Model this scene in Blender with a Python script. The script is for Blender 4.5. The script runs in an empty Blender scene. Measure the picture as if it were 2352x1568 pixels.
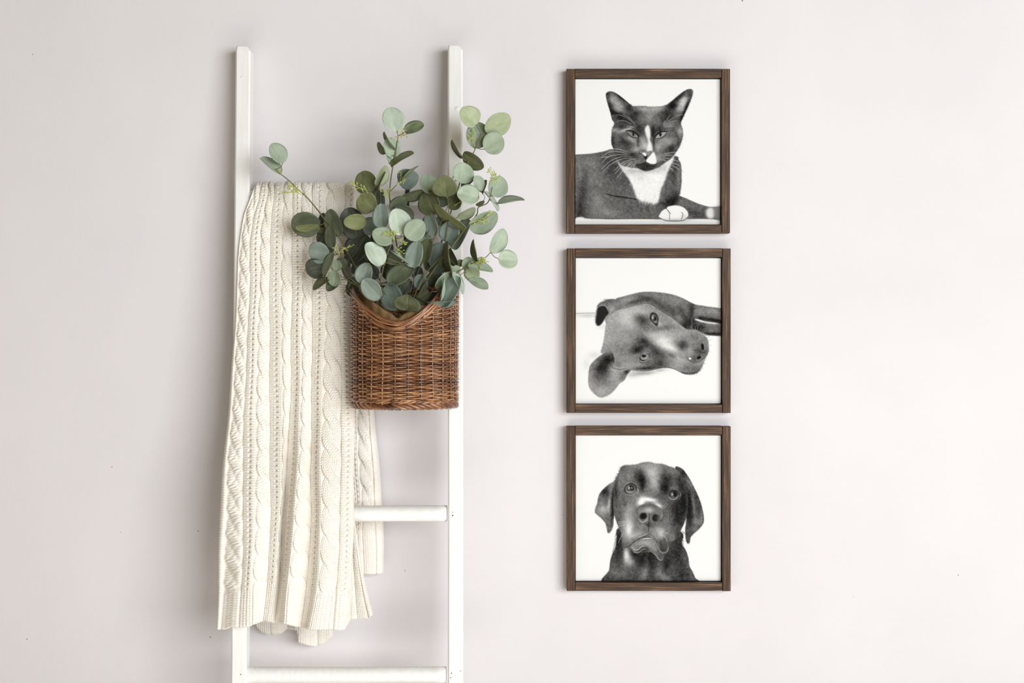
import bpy, math, random
import numpy as np
from mathutils import Vector, Matrix

scene = bpy.context.scene
COL = scene.collection
random.seed(11)

# ---------------------------------------------------------------- camera, sky, lights, exposure
CAM_DIST = 3.5            # metres from the wall
CAM_X, CAM_Z = 1.176, 1.334
cam_data = bpy.data.cameras.new('camera')
cam_data.sensor_width = 36.0
cam_data.lens = 36.0 * CAM_DIST / 2.352
camera = bpy.data.objects.new('camera', cam_data)
camera.location = (CAM_X, -CAM_DIST, CAM_Z)
camera.rotation_euler = (math.pi / 2, 0, 0)
COL.objects.link(camera)
scene.camera = camera

world = bpy.data.worlds.new('room_ambience'); scene.world = world
world.use_nodes = True
bg = world.node_tree.nodes['Background']
bg.inputs['Color'].default_value = (1.0, 0.82, 0.50, 1)
bg.inputs['Strength'].default_value = 0.17

def area(name, loc, target, sx, sy, energy, color):
    d = bpy.data.lights.new(name, 'AREA'); d.shape = 'RECTANGLE'; d.size = sx; d.size_y = sy
    d.energy = energy; d.color = color
    o = bpy.data.objects.new(name, d); o.location = loc
    o.rotation_euler = (Vector(target) - Vector(loc)).to_track_quat('-Z', 'Y').to_euler()
    COL.objects.link(o); return o
# daylight of the tall window to the right of the wall
area('window_daylight', (4.7, -6.2, 1.95), (1.0, 0, 1.1), 4.6, 2.8, 414.0, (0.928, 0.966, 1.0))
# added lamp at floor level, standing in for floor bounce on the lower wall
area('floor_fill', (1.5, -1.75, 0.03), (1.5, -1.749, 3.0), 3.4, 1.5, 31.0, (1.0, 0.965, 0.92))

scene.view_settings.view_transform = 'Standard'
scene.view_settings.look = 'None'
scene.view_settings.exposure = 0.06
scene.view_settings.gamma = 1.0
scene.view_settings.use_curve_mapping = False

# ---------------------------------------------------------------- helpers
def P(px, py, h):
    """photo measurement (px, py in the 2352 x 1568 frame) at depth h in front of the wall -> world point"""
    t = (CAM_DIST - h) / CAM_DIST
    return Vector((CAM_X + (px - 1176) / 1000 * t, -h, CAM_Z + (784 - py) / 1000 * t))

def lin(r, g, b):
    f = lambda c: (c / 255) / 12.92 if c <= 10 else (((c / 255) + .055) / 1.055) ** 2.4
    return (f(r), f(g), f(b), 1.0)

class Nodes:
    def __init__(s, name):
        s.m = bpy.data.materials.new(name); s.m.use_nodes = True
        s.t = s.m.node_tree; s.b = s.t.nodes['Principled BSDF']
    def new(s, typ, **kw):
        n = s.t.nodes.new(typ)
        for k, v in kw.items():
            if k.startswith('_'): setattr(n, k[1:], v)
            else: n.inputs[k.replace('__', ' ')].default_value = v
        return n
    def link(s, a, b): s.t.links.new(a, b)
    def set(s, **kw):
        for k, v in kw.items(): s.b.inputs[k.replace('_', ' ')].default_value = v
    def coords(s, scale=(1, 1, 1), kind='Object'):
        tc = s.new('ShaderNodeTexCoord'); mp = s.new('ShaderNodeMapping'); mp.inputs['Scale'].default_value = scale
        s.link(tc.outputs[kind], mp.inputs['Vector']); return mp.outputs['Vector']
    def noise(s, vec, scale, detail=4, rough=.55):
        n = s.new('ShaderNodeTexNoise', Scale=scale, Detail=detail, Roughness=rough); s.link(vec, n.inputs['Vector']); return n.outputs['Fac']
    def ramp(s, fac, stops):
        r = s.new('ShaderNodeValToRGB'); e = r.color_ramp.elements
        while len(e) < len(stops): e.new(.5)
        for q, (p, c) in zip(e, stops): q.position = p; q.color = c
        s.link(fac, r.inputs['Fac']); return r.outputs['Color']
    def mix(s, fac, a, b, mode='MIX'):
        n = s.new('ShaderNodeMix', _data_type='RGBA', _blend_type=mode)
        for sock, v in ((n.inputs[0], fac), (n.inputs[6], a), (n.inputs[7], b)):
            if hasattr(v, 'is_output'): s.link(v, sock)
            else: sock.default_value = v
        return n.outputs[2]
    def math(s, op, a, b=None, c=None):
        n = s.new('ShaderNodeMath', _operation=op)
        for sock, v in zip(n.inputs, (a, b, c)):
            if v is None: continue
            if hasattr(v, 'is_output'): s.link(v, sock)
            else: sock.default_value = v
        return n.outputs[0]
    def bump(s, height, strength, dist=.002):
        n = s.new('ShaderNodeBump', Strength=strength, Distance=dist); s.link(height, n.inputs['Height']); s.link(n.outputs['Normal'], s.b.inputs['Normal'])
    def color(s, c): s.link(c, s.b.inputs['Base Color'])

def mat_wall():
    n = Nodes('wall_paint'); v = n.coords()
    n.set(Roughness=.72); n.b.inputs['Specular IOR Level'].default_value = .25
    broad = n.noise(v, 3.0, 3); base = n.ramp(broad, [(.3, lin(222, 218, 221)), (.7, lin(227, 223, 225))])
    # a few small dents and specks in the paint
    tc = n.new('ShaderNodeTexCoord'); total = None
    for px, py, r in ((75,125,2.2),(257,1072,2.2),(455,1219,2.4),(483,1463,2.6),(62,1467,2.6),(1705,1.5,3.2),(2201,1320,2.4),(1293,1183,1.8),(277,1222,1.6),(930,1310,2.2),(1960,1370,1.4)):
        p = P(px, py, 0); d = n.new('ShaderNodeVectorMath', _operation='DISTANCE'); n.link(tc.outputs['Object'], d.inputs[0]); d.inputs[1].default_value = (p.x, 0, p.z)
        f = n.math('LESS_THAN', d.outputs['Value'], r / 2000)
        total = f if total is None else n.math('MAXIMUM', total, f)
    n.color(n.mix(total, base, lin(110, 104, 100)))
    fine = n.noise(v, 210, 2, .6); mid = n.noise(v, 70, 2)
    n.bump(n.math('ADD', fine, n.math('MULTIPLY', mid, .8)), .17, .0016); return n.m

def mat_floor():
    n = Nodes('floor_boards'); v = n.coords((1, 9, 1)); n.set(Roughness=.5)
    n.color(n.ramp(n.noise(v, 5, 6), [(.3, lin(206, 196, 182)), (.7, lin(228, 220, 208))])); return n.m

def mat_white_wood():
    n = Nodes('white_painted_wood'); v = n.coords((30, 30, 1.6))
    n.set(Roughness=.42); n.b.inputs['Specular IOR Level'].default_value = .4
    f = n.noise(v, 3.0, 6, .6); n.color(n.ramp(f, [(.25, lin(238, 237, 233)), (.6, lin(246, 246, 244))]))
    n.bump(f, .22, .0012); return n.m

def mat_plain(name, c, rough=.6, metal=0.):
    n = Nodes(name); v = n.coords(); n.set(Roughness=rough, Metallic=metal)
    n.color(n.mix(n.noise(v, 60, 3), tuple(x*.9 for x in c[:3])+(1,), c)); return n.m

def mat_knit():
    n = Nodes('cream_wool'); v = n.coords()
    n.set(Roughness=.95); n.b.inputs['Specular IOR Level'].default_value = .08
    n.color(n.ramp(n.noise(v, 38, 3), [(.3, lin(242, 235, 224)), (.7, lin(247, 242, 234))]))
    n.b.inputs['Sheen Weight'].default_value = .15
    f = n.noise(v, 900, 3, .7); n.bump(f, .35, .0008); return n.m

def mat_wicker():
    n = Nodes('willow_rods'); v = n.coords()
    n.set(Roughness=.27); n.b.inputs['Specular IOR Level'].default_value = .75; n.b.inputs['Coat Weight'].default_value = .25; n.b.inputs['Coat Roughness'].default_value = .2
    oi = n.new('ShaderNodeObjectInfo')
    tint = n.ramp(oi.outputs['Random'], [(0, lin(92, 54, 35)), (.35, lin(140, 92, 58)), (.7, lin(188, 136, 92)), (1, lin(114, 70, 43))])
    f = n.noise(v, 26, 4, .65)
    c = n.mix(1.0, tint, n.ramp(f, [(.30, (.50, .42, .38, 1)), (.62, (1, 1, 1, 1))]), 'MULTIPLY')
    n.color(c); n.bump(n.noise(v, 420, 3), .25, .001); return n.m

def mat_burlap():
    n = Nodes('burlap'); tc = n.new('ShaderNodeUVMap'); n.set(Roughness=.95)
    sep = n.new('ShaderNodeSeparateXYZ'); n.link(tc.outputs['UV'], sep.inputs[0])
    a = n.math('ABSOLUTE', n.math('SINE', n.math('MULTIPLY', sep.outputs[0], 1150))); b = n.math('ABSOLUTE', n.math('SINE', n.math('MULTIPLY', sep.outputs[1], 1150)))
    w = n.math('MULTIPLY', a, b); n.color(n.ramp(w, [(.03, lin(66, 42, 22)), (.30, lin(158, 118, 72)), (.9, lin(204, 168, 118))]))
    n.bump(w, .8, .0015); return n.m

def mat_frame_wood():
    n = Nodes('dark_stained_wood'); n.set(Roughness=.55); n.b.inputs['Specular IOR Level'].default_value = .3
    oi = n.new('ShaderNodeObjectInfo'); add = n.new('ShaderNodeVectorMath', _operation='MULTIPLY_ADD')
    uv = n.new('ShaderNodeUVMap'); n.link(uv.outputs['UV'], add.inputs[0]); add.inputs[1].default_value = (1, 1, 1)
    cmb = n.new('ShaderNodeCombineXYZ'); n.link(n.math('MULTIPLY', oi.outputs['Random'], 3.7), cmb.inputs[0]); n.link(n.math('MULTIPLY', oi.outputs['Random'], 9.1), cmb.inputs[1]); n.link(cmb.outputs[0], add.inputs[2])
    mp = n.new('ShaderNodeMapping'); mp.inputs['Scale'].default_value = (9, 640, 1); n.link(add.outputs[0], mp.inputs['Vector'])
    g = n.noise(mp.outputs['Vector'], 1.0, 6, .62)
    mp2 = n.new('ShaderNodeMapping'); mp2.inputs['Scale'].default_value = (7, 42, 1); n.link(add.outputs[0], mp2.inputs['Vector'])
    big = n.noise(mp2.outputs['Vector'], 1.0, 3)
    c = n.ramp(g, [(.32, lin(34, 27, 22)), (.45, lin(72, 54, 40)), (.56, lin(94, 69, 50)), (.68, lin(176, 134, 96))])
    c = n.mix(1.0, c, n.ramp(big, [(.3, (.50, .48, .48, 1)), (.62, (1.0, 1.0, 1.0, 1))]), 'MULTIPLY')
    n.color(c); n.bump(g, .35, .001); return n.m

def mat_print():
    n = Nodes('canvas_print'); v = n.coords(); n.set(Roughness=.85); n.b.inputs['Specular IOR Level'].default_value = .15
    a = n.new('ShaderNodeVertexColor', _layer_name='print'); n.color(a.outputs['Color'])
    n.bump(n.noise(n.coords((1, 1, .6)), 420, 2), .16, .0012); return n.m

def mat_leaf():
    n = Nodes('eucalyptus_leaf'); oi = n.new('ShaderNodeObjectInfo'); uv = n.new('ShaderNodeUVMap')
    sep = n.new('ShaderNodeSeparateXYZ'); n.link(uv.outputs['UV'], sep.inputs[0])
    u, v = sep.outputs[0], sep.outputs[1]
    vec = n.new('ShaderNodeVectorMath', _operation='MULTIPLY_ADD'); n.link(uv.outputs['UV'], vec.inputs[0]); vec.inputs[1].default_value = (1, 1, 1)
    cmb = n.new('ShaderNodeCombineXYZ'); n.link(n.math('MULTIPLY', oi.outputs['Random'], 31), cmb.inputs[0]); n.link(cmb.outputs[0], vec.inputs[2])
    blot = n.noise(vec.outputs[0], 2.2, 4, .6); grain = n.noise(vec.outputs[0], 26, 3, .6)
    au = n.math('ABSOLUTE', u)
    mid = n.math('SUBTRACT', 1.0, n.math('SMOOTH_MIN', n.math('MULTIPLY', au, 24.0), 1.0, .2))
    mid = n.math('MULTIPLY', n.math('MAXIMUM', mid, 0.0), n.math('LESS_THAN', v, .82))
    side = n.math('SINE', n.math('MULTIPLY', n.math('SUBTRACT', v, n.math('MULTIPLY', au, .55)), 44.0))
    side = n.math('MULTIPLY', n.math('MAXIMUM', n.math('SUBTRACT', side, .82), 0.0), 2.4)
    base = n.mix(n.ramp(blot, [(.3, (0, 0, 0, 1)), (.7, (1, 1, 1, 1))]), n.mix(1.0, oi.outputs['Color'], (.78, .82, .74, 1), 'MULTIPLY'), n.mix(.06, oi.outputs['Color'], (1, 1, 1, 1)))
    base = n.mix(n.math('MULTIPLY', grain, .22), base, n.mix(1.0, base, (.72, .74, .70, 1), 'MULTIPLY'))
    rib = n.mix(.35, base, lin(190, 186, 130)); base = n.mix(n.math('MULTIPLY', mid, .75), base, rib); base = n.mix(n.math('MULTIPLY', side, .5), base, rib)
    n.color(base); n.set(Roughness=.58); n.b.inputs['Specular IOR Level'].default_value = .3
    hgt = n.math('SUBTRACT', n.math('MULTIPLY', grain, .5), n.math('ADD', n.math('MULTIPLY', mid, 1.0), n.math('MULTIPLY', side, .5)))
    n.bump(hgt, .25, .001); return n.m

M = dict(wall=mat_wall(), floor=mat_floor(), white=mat_white_wood(), knit=mat_knit(), wicker=mat_wicker(), burlap=mat_burlap(), frame=mat_frame_wood(),
         print=mat_print(), leaf=mat_leaf(), stem=mat_plain('green_stem', lin(104, 102, 58), .6), twig=mat_plain('brown_twig', lin(92, 70, 40), .6),
         bud=mat_plain('yellow_green_bud', lin(186, 192, 104), .5), black=mat_plain('black_iron', lin(26, 24, 24), .5), hole=mat_plain('nail_hole', lin(52, 46, 44), .9))

def obj(name, me, mat=None, parent=None, **props):
    o = bpy.data.objects.new(name, me); COL.objects.link(o)
    if me is not None and mat is not None and not me.materials: me.materials.append(mat)
    if parent is not None: o.parent = parent
    for k, v in props.items(): o[k] = v
    return o

def thing(name, loc, label, category, group=None):
    o = bpy.data.objects.new(name, None); o.empty_display_size = .05; o.location = loc; COL.objects.link(o)
    o['label'] = label; o['category'] = category
    if group: o['group'] = group
    return o

def child(root, name, me, mat, **props):
    """a part: its mesh is given in world coordinates and re-expressed from the thing's base"""
    me.transform(Matrix.Translation(-Vector(root.matrix_world.translation if False else world_loc(root))))
    return obj(name, me, mat, root, **props)
def world_loc(o):
    v = Vector(o.location)
    while o.parent: o = o.parent; v += Vector(o.location)
    return v

class Geo:
    """collects vertices and faces, then becomes ONE mesh"""
    def __init__(s): s.v, s.f = [], []
    def tube(s, pts, rad, n=7, cap=True):
        pts = [Vector(p) for p in pts]; m = len(pts)
        r = rad if hasattr(rad, '__len__') else [rad]*m
        up = None; b = len(s.v)
        for i, p in enumerate(pts):
            t = (pts[min(i+1, m-1)] - pts[max(i-1, 0)]).normalized()
            if up is None: up = t.orthogonal().normalized()
            up = (up - t*up.dot(t)).normalized(); w = t.cross(up)
            for k in range(n):
                a = 2*math.pi*k/n; s.v.append(p + (up*math.cos(a) + w*math.sin(a))*r[i])
        for i in range(m-1):
            for k in range(n):
                k2 = (k+1) % n; s.f.append((b+i*n+k, b+i*n+k2, b+(i+1)*n+k2, b+(i+1)*n+k))
        if cap:
            s.f.append(tuple(b+k for k in reversed(range(n)))); s.f.append(tuple(b+(m-1)*n+k for k in range(n)))
    def ball(s, c, ax, r, L, n=6, m=5):
        c = Vector(c); ax = Vector(ax).normalized(); up = ax.orthogonal().normalized(); w = ax.cross(up)
        pts = [c + ax*(-L*math.cos(math.pi*i/m)) for i in range(m+1)]
        s.tube_frames(pts, [max(r*math.sin(math.pi*i/m), r*.08) for i in range(m+1)], up, w, n)
    def tube_frames(s, pts, r, up, w, n):
        b = len(s.v)
        for p, q in zip(pts, r):
            for k in range(n): a = 2*math.pi*k/n; s.v.append(p+(up*math.cos(a)+w*math.sin(a))*q)
        for i in range(len(pts)-1):
            for k in range(n): k2 = (k+1) % n; s.f.append((b+i*n+k, b+i*n+k2, b+(i+1)*n+k2, b+(i+1)*n+k))
    def loft(s, rings, cap=True):
        b = len(s.v); n = len(rings[0])
        for r in rings: s.v.extend(Vector(p) for p in r)
        for i in range(len(rings)-1):
            for k in range(n): k2 = (k+1) % n; s.f.append((b+i*n+k, b+i*n+k2, b+(i+1)*n+k2, b+(i+1)*n+k))
        if cap: s.f.append(tuple(b+k for k in reversed(range(n)))); s.f.append(tuple(b+(len(rings)-1)*n+k for k in range(n)))
    def mesh(s, name, smooth=True):
        me = bpy.data.meshes.new(name); me.from_pydata([tuple(p) for p in s.v], [], s.f); me.validate()
        import bmesh
        bm = bmesh.new(); bm.from_mesh(me); bmesh.ops.recalc_face_normals(bm, faces=bm.faces); bm.to_mesh(me); bm.free()
        if smooth: me.polygons.foreach_set('use_smooth', [True]*len(me.polygons))
        return me

def grid_mesh(name, V, smooth=True):
    """V: (rows, cols, 3) array -> quad grid"""
    r, c, _ = V.shape; me = bpy.data.meshes.new(name)
    i = np.arange(r*c).reshape(r, c)
    q = np.stack([i[:-1, :-1], i[1:, :-1], i[1:, 1:], i[:-1, 1:]], -1).reshape(-1, 4)
    me.vertices.add(r*c); me.vertices.foreach_set('co', V.astype(np.float32).ravel())
    me.loops.add(q.size); me.loops.foreach_set('vertex_index', q.astype(np.int32).ravel())
    me.polygons.add(len(q)); me.polygons.foreach_set('loop_start', np.arange(0, q.size, 4, dtype=np.int32))
    if smooth: me.polygons.foreach_set('use_smooth', np.ones(len(q), bool))
    me.update(calc_edges=True); return me

def uv_from(me, uv):
    """uv: per-vertex (n,2)"""
    l = me.uv_layers.new(name='UVMap'); k = np.empty(len(me.loops), np.int32); me.loops.foreach_get('vertex_index', k)
    l.data.foreach_set('uv', np.asarray(uv, np.float32)[k].ravel())

def catmull(pts, n=8):
    q = [Vector(p) for p in pts]; q = [q[0]*2-q[1]] + q + [q[-1]*2-q[-2]]; out = []
    for i in range(1, len(q)-2):
        a, b, c, d = q[i-1], q[i], q[i+1], q[i+2]
        for k in range(n):
            t = k/n; out.append(.5*((2*b)+(c-a)*t+(2*a-5*b+4*c-d)*t*t+(3*b-a-3*c+d)*t**3))
    out.append(q[-2]); return out

# ---------------------------------------------------------------- the room
def slab(name, x0, x1, y0, y1, z0, z1, mat):
    g = Geo(); g.v = [Vector((x, y, z)) for x in (x0, x1) for y in (y0, y1) for z in (z0, z1)]
    g.f = [(0,1,3,2),(4,6,7,5),(0,4,5,1),(2,3,7,6),(0,2,6,4),(1,5,7,3)]
    return obj(name, g.mesh(name, False), mat, kind='structure')
slab('wall_back', -3.2, 5.4, 0.0, 0.12, 0.0, 3.2, M['wall'])
slab('floor', -3.2, 5.4, -6.0, 0.12, -0.06, 0.0, M['floor'])

# ---------------------------------------------------------------- the ladder, leaning on the wall
LEAN, TOP_Z = 0.11, 2.003
def rail_back(z): return 0.012 + LEAN*(TOP_Z - z)           # distance of the rail's back from the wall
RAIL_D, RAIL_W = 0.045, 0.0335
ladder = thing('leaning_ladder', (0.81, -0.14, 0), 'white painted wooden ladder with round rungs leaning on the pale wall', 'ladder')
TAPER = (.0125, .0045)                               # the rails draw together slightly towards the foot
def rail_ring(x0, z, inset=0., cut=0.):
    x0 += TAPER[x0 > .8]*(2.003-z); b = rail_back(z); c = .0035; x1 = x0 + RAIL_W; f = b + RAIL_D
    x0 += inset; x1 -= inset + cut; b += inset; f -= inset
    return [Vector(q) for q in ((x0+c, -b, z), (x1-c, -b, z), (x1, -b-c, z), (x1, -f+c, z), (x1-c, -f, z), (x0+c, -f, z), (x0, -f+c, z), (x0, -b-c, z))]
RAILS = {}
for side, x0, ztop in (('left', .5510, 2.002), ('right', 1.0308, 2.004)):
    g = Geo(); zs = list(np.linspace(0, ztop - .012, 9))
    rings = [rail_ring(x0 + .0003*math.sin(z*5 + x0*9), z) for z in zs]
    rings += [rail_ring(x0, ztop - .011), rail_ring(x0, ztop - .002, .0008, .006), rail_ring(x0, ztop, .0022, .007)]
    g.loft(rings)
    RAILS[side] = child(ladder, 'rail', g.mesh('rail'), M['white'])
    me = RAILS[side].data; me.polygons.foreach_set('use_smooth', [False]*len(me.polygons))
RUNG_R = .0176
def rung_center(py):
    z = CAM_Z + (784 - py)/1000*(CAM_DIST-.09)/CAM_DIST
    h = rail_back(z) + RAIL_D/2; return h, CAM_Z + (784 - py)/1000*(CAM_DIST-h)/CAM_DIST
for py in (454, 816, 1179, 1549.5, 1920):
    h, z = rung_center(py); g = Geo()
    xs = np.linspace(.583, 1.033, 24)
    g.tube([(x, -h + .0004*math.sin(x*31+py), z + .0012*(x-.81) + .0004*math.sin(x*17+py)) for x in xs], [RUNG_R*(1+.012*math.sin(x*23+py)) for x in xs], 20)
    child(ladder, 'rung', g.mesh('rung'), M['white'])
def dot(px, py, r, parent=ladder):
    g = Geo(); z = CAM_Z + (784-py)/1000*.97; h = rail_back(z) + RAIL_D
    for _ in range(3): z = P(px, py, h).z; h = rail_back(z) + RAIL_D
    c = P(px, py, h + .0002); g.tube([c + Vector((0, .002, 0)), c + Vector((0, -.0003, 0))], r, 8)
    child(parent, 'nail_hole', g.mesh('nail_hole', False), M['hole'])
for px, py, r in ((1040, 1183.5, .0014), (1040, 1176, .0008), (1037, 1545.5, .0012), (1035, 1556, .0011), (1057.5, 1540, .0009), (553, 1548.5, .0011)): dot(px, py, r)
# the knot and filled screw heads in the paint
for px, py, r in ((1050, 251, .0068), (1051, 250, .0042), (556, 178, .003)):
    z = P(px, py, .06).z; h = rail_back(z) + RAIL_D; c = P(px, py, h); g = Geo()
    g.ball(c + Vector((0, .0006, 0)), (0, -1, 0), r, .0018, 14, 6); child(ladder, 'paint_knot', g.mesh('paint_knot'), M['white'])
# ---------------------------------------------------------------- the cable-knit throw
ROW = 5.9                                             # mm per row of stitches
def vstitch(a, v, slope=.55):
    """a in [-1,1] across one wale, v in mm along it -> 0..1 relief of two slanted yarn legs"""
    aa = np.abs(a); f = ((v + aa*ROW*slope)/ROW) % 1.0
    across = np.clip(1 - (2*(aa-.5))**2, 0, 1); along = np.clip(1 - (2*f-1)**2, 0, 1)
    return np.sqrt(across)*(.12 + .88*np.sqrt(along))
def wales(u, v, n):
    k = u*n; a = (k % 1.0)*2 - 1; return vstitch(a, v)
def rib_relief(u, v, n, holes=True):
    h = 3.4*wales(u, v, n) + 4.2*np.sqrt(np.clip(1-(2*u-1)**2, 0, 1)) - 3.4
    if holes and n >= 2:                              # the line of eyelets between the middle wales, every second row
        d = np.abs(u-.5)*n; f = (v/(ROW*2.07)) % 1.0
        h = h - 7.5*np.exp(-(d/.30)**2)*np.exp(-((f-.5)/.17)**2)
    return h
def cable_relief(u, v, wmm, pitch, ph):
    x = u*2-1; A, r = .46, .56
    out = -5.2 + 1.8*np.abs(np.sin(np.pi*v/ROW)) + 0*x   # purl ground beside the rope
    for k in (0, 1):
        phi = -np.pi*(v+ph)/pitch + k*np.pi
        c = np.cos(phi); xs = A*np.sign(c)*np.abs(c)**.7; zs = np.sin(phi); s = (x-xs)/r
        inside = np.abs(s) < 1; sc = np.clip(s, -1, 1)
        h = 2.7*zs + 3.6*np.sqrt(np.clip(1-sc*sc, 0, 1)) + 3.4*vstitch(((sc+1)*1.5 % 1.0)*2-1, v + 2.0*sc*wmm*.12) - 3.6
        out = np.where(inside, np.maximum(out, h), out)
    return out
def knit_panel(name, keys, types, depth_fn, top_py, hem_fn, step=1.0, wrap=None, hem_rib=95., edge_curl=(True, True), phase=0., hem_wave=0.):
    """keys: list of (py, [column boundaries in px], [depth offset in mm per boundary])"""
    ky = np.array([k[0] for k in keys], float); kx = np.array([k[1] for k in keys], float); kd = np.array([k[2] for k in keys], float)
    nb = kx.shape[1]; wmean = np.diff(kx.max(0))
    us, cols = [], []
    for c in range(nb-1):
        m = max(4, int(round(wmean[c]/step))); us.append((np.arange(m)+.0)/m); cols.append(np.full(m, c))
    us.append(np.array([1.0])); cols.append(np.array([nb-2])); u = np.concatenate(us); col = np.concatenate(cols)
    def smooth_keys(y, K):                            # smooth interpolation down the cloth
        i = np.clip(np.searchsorted(ky, y)-1, 0, len(ky)-2); t = np.clip((y-ky[i])/(ky[i+1]-ky[i]), 0, 1)[:, None]
        slopes = np.gradient(K, ky, axis=0); dy = (ky[i+1]-ky[i])[:, None]
        return (2*t**3-3*t**2+1)*K[i] + (t**3-2*t**2+t)*dy*slopes[i] + (-2*t**3+3*t**2)*K[i+1] + (t**3-t**2)*dy*slopes[i+1]
    rng = np.random.default_rng(int(abs(phase))+3)
    # rows: r = 0 at the top of the cloth's face, 1 at the hem
    n = int((max(hem_fn(np.array([kx[-1].mean()])).max(), ky[-1]) - top_py)/step)
    r = np.linspace(0, 1, n)
    b0 = smooth_keys(top_py + r*(ky[-1]-top_py), kx)
    xh = b0[-1][col]*(1-u) + b0[-1][col+1]*u
    hem = hem_fn(xh)                                   # per column of the mesh
    Y = top_py + r[:, None]*(hem[None, :]-top_py)      # image row of each vertex
    bx = smooth_keys(np.clip(top_py + r*(ky[-1]-top_py), ky[0], ky[-1]), kx); bd = smooth_keys(np.clip(top_py + r*(ky[-1]-top_py), ky[0], ky[-1]), kd)
    # soften the fold depth across columns
    X = bx[:, col]*(1-u) + bx[:, col+1]*u
    uu = (3*u*u-2*u**3)
    D = bd[:, col]*(1-uu) + bd[:, col+1]*uu
    V = Y - top_py + phase                             # mm along the cloth
    H = np.zeros_like(X)
    for c in range(nb-1):
        m = col == c; t = types[c]; w = wmean[c]
        uc = u[m][None, :]; vc = V[:, m]
        if t[0] == 'cable': h = cable_relief(uc, vc, w, t[1], t[2])
        elif t[0] == 'purl': h = 1.4*np.abs(np.sin(np.pi*vc/ROW + np.sign(np.sin(uc*w/3.1*np.pi))*.8))*np.abs(np.sin(uc*w/3.1*np.pi)) - 2.2
        else: h = rib_relief(uc, vc + c*1.7, t[1], t[0] == 'rib')
        hr = rib_relief(uc*1.0, vc, max(2, int(round(w/9))), False)
        k = np.clip((vc - (hem[None, m]-top_py+phase-hem_rib))/14, 0, 1) if hem_rib else 0
        H[:, m] = h*(1-k) + hr*k
    H += .25*rng.standard_normal(H.shape)
    total = X[:, -1:] - X[:, :1]
    for side, on in enumerate(edge_curl):
        if on:
            d = (X - X[:, :1]) if side == 0 else (X[:, -1:] - X)
            H -= 9*np.clip(1-d/6.0, 0, 1)**2
    if hem_rib: H -= 8*np.clip(1-(hem[None, :]-Y)/6.0, 0, 1)**2
    X = X + .8*np.sin(V/31 + X/17)*np.clip(V/300, 0, 1)
    base = depth_fn(Y, X) + D/1000
    if wrap: base, Y = wrap(base, Y, r)
    h = base + H/1000
    T = (CAM_DIST - base)/CAM_DIST
    pos = np.stack([CAM_X + (X-1176)/1000*T, -h, CAM_Z + (784-Y)/1000*T], -1)
    return pos, H

HT, ZT = rung_center(454)                              # the rung the throw hangs on
WRAP_R = .031
def z_of(Y, h): return CAM_Z + (784-Y)/1000*(CAM_DIST-h)/CAM_DIST
def front_depth(Y, X):
    z = z_of(Y, .09); d = rail_back(z) + RAIL_D/2 + WRAP_R
    t = np.clip((Y-940)/230, 0, 1); return d + .026*t*t*(3-2*t)
FR = [  # py, boundaries, fold depth (mm)
    (418, [586, 590, 601, 616, 632, 652, 674, 692, 718, 750, 795, 817], [-2, 0, 0, 1, 1, 1, 0, 1, 0, 1, 2, -2]),
    (454, [572, 578, 595, 614, 630, 651, 673, 691, 717, 749, 793, 817], [-4, -2, 0, 1, 1, 1, 0, 1, 0, 1, 2, -2]),
    (490, [557, 565, 585, 606, 626, 649, 672, 692, 718, 750, 790, 815], [-8, -3, 1, 2, 1, 2, 0, 2, 0, 2, 2, -3]),
    (540, [548, 556, 577, 599, 622, 648, 671, 695, 719, 750, 786, 812], [-9, -2, 2, 3, 1, 3, 0, 3, 0, 4, 2, -4]),
    (655, [540.5, 548.5, 574, 597, 620, 646, 671, 694, 718, 749, 782, 803], [-10, 0, 3, 6, 0, 5, -1, 5, -1, 6, 3, -6]),
    (800, [533, 542, 568, 591, 620, 648, 669, 693, 717, 745, 783, 805], [-10, 0, 4, 9, 0, 8, -4, 7, -3, 8, 4, -4]),
    (946, [521.5, 532.6, 561, 589, 620, 650, 667, 692, 716, 740, 784, 813], [-10, 0, 6, 11, 0, 10, -12, 9, -6, 11, 6, 0]),
    (1100, [507, 521, 558, 588, 621, 648, 657, 684, 714, 738, 783, 812], [-10, 0, 7, 16, 0, 10, -30, 16, -12, 18, 8, 2]),
    (1201, [500.7, 519, 559, 587, 622, 644, 650, 677, 714, 738, 781, 811], [-11, -5, 10, 20, 0, 8, -38, 20, -14, 22, 8, 3]),
    (1330, [498.5, 513, 556, 581, 616, 634, 642, 664, 706, 732, 775, 808], [-12, -10, 12, 22, -4, 4, -38, 20, -16, 24, 10, 3]),
    (1445, [494.5, 507, 548, 578, 604, 622, 632, 656, 690, 712, 764, 802], [-12, -10, 12, 20, -6, 2, -26, 18, -14, 22, 12, 2])]
FT = [('edge', 2), ('cable', 57, 0), ('rib', 4), ('cable', 60, 20), ('rib', 4), ('cable', 60, 44), ('rib', 4), ('cable', 59, 8), ('rib', 4), ('cable', 66, 30), ('rib', 4)]
def hem_front(x):
    return np.interp(x, [490, 500, 515, 530, 545, 570, 590, 605, 620, 640, 660, 690, 715, 740, 762, 775, 790, 799, 806], [1444, 1447, 1447, 1442, 1443, 1440, 1432, 1427, 1430, 1431, 1436, 1442, 1447, 1448, 1447, 1449, 1448, 1432, 1424])
def front_wrap(base, Y, r):
    # above the rung's axis the cloth bends over the rung and down behind it
    pyc = 454.0; a = np.clip((pyc - Y)/ (WRAP_R*1000), 0, 5.2)
    over = Y < pyc; ang = np.minimum(a, math.pi); tail = np.maximum(a - math.pi, 0)
    b2 = HT + WRAP_R*np.cos(ang); Y2 = pyc - WRAP_R*1000*np.sin(ang)*1.03 + tail*WRAP_R*1000
    return np.where(over, b2, base), np.where(over, Y2, Y)
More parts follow.
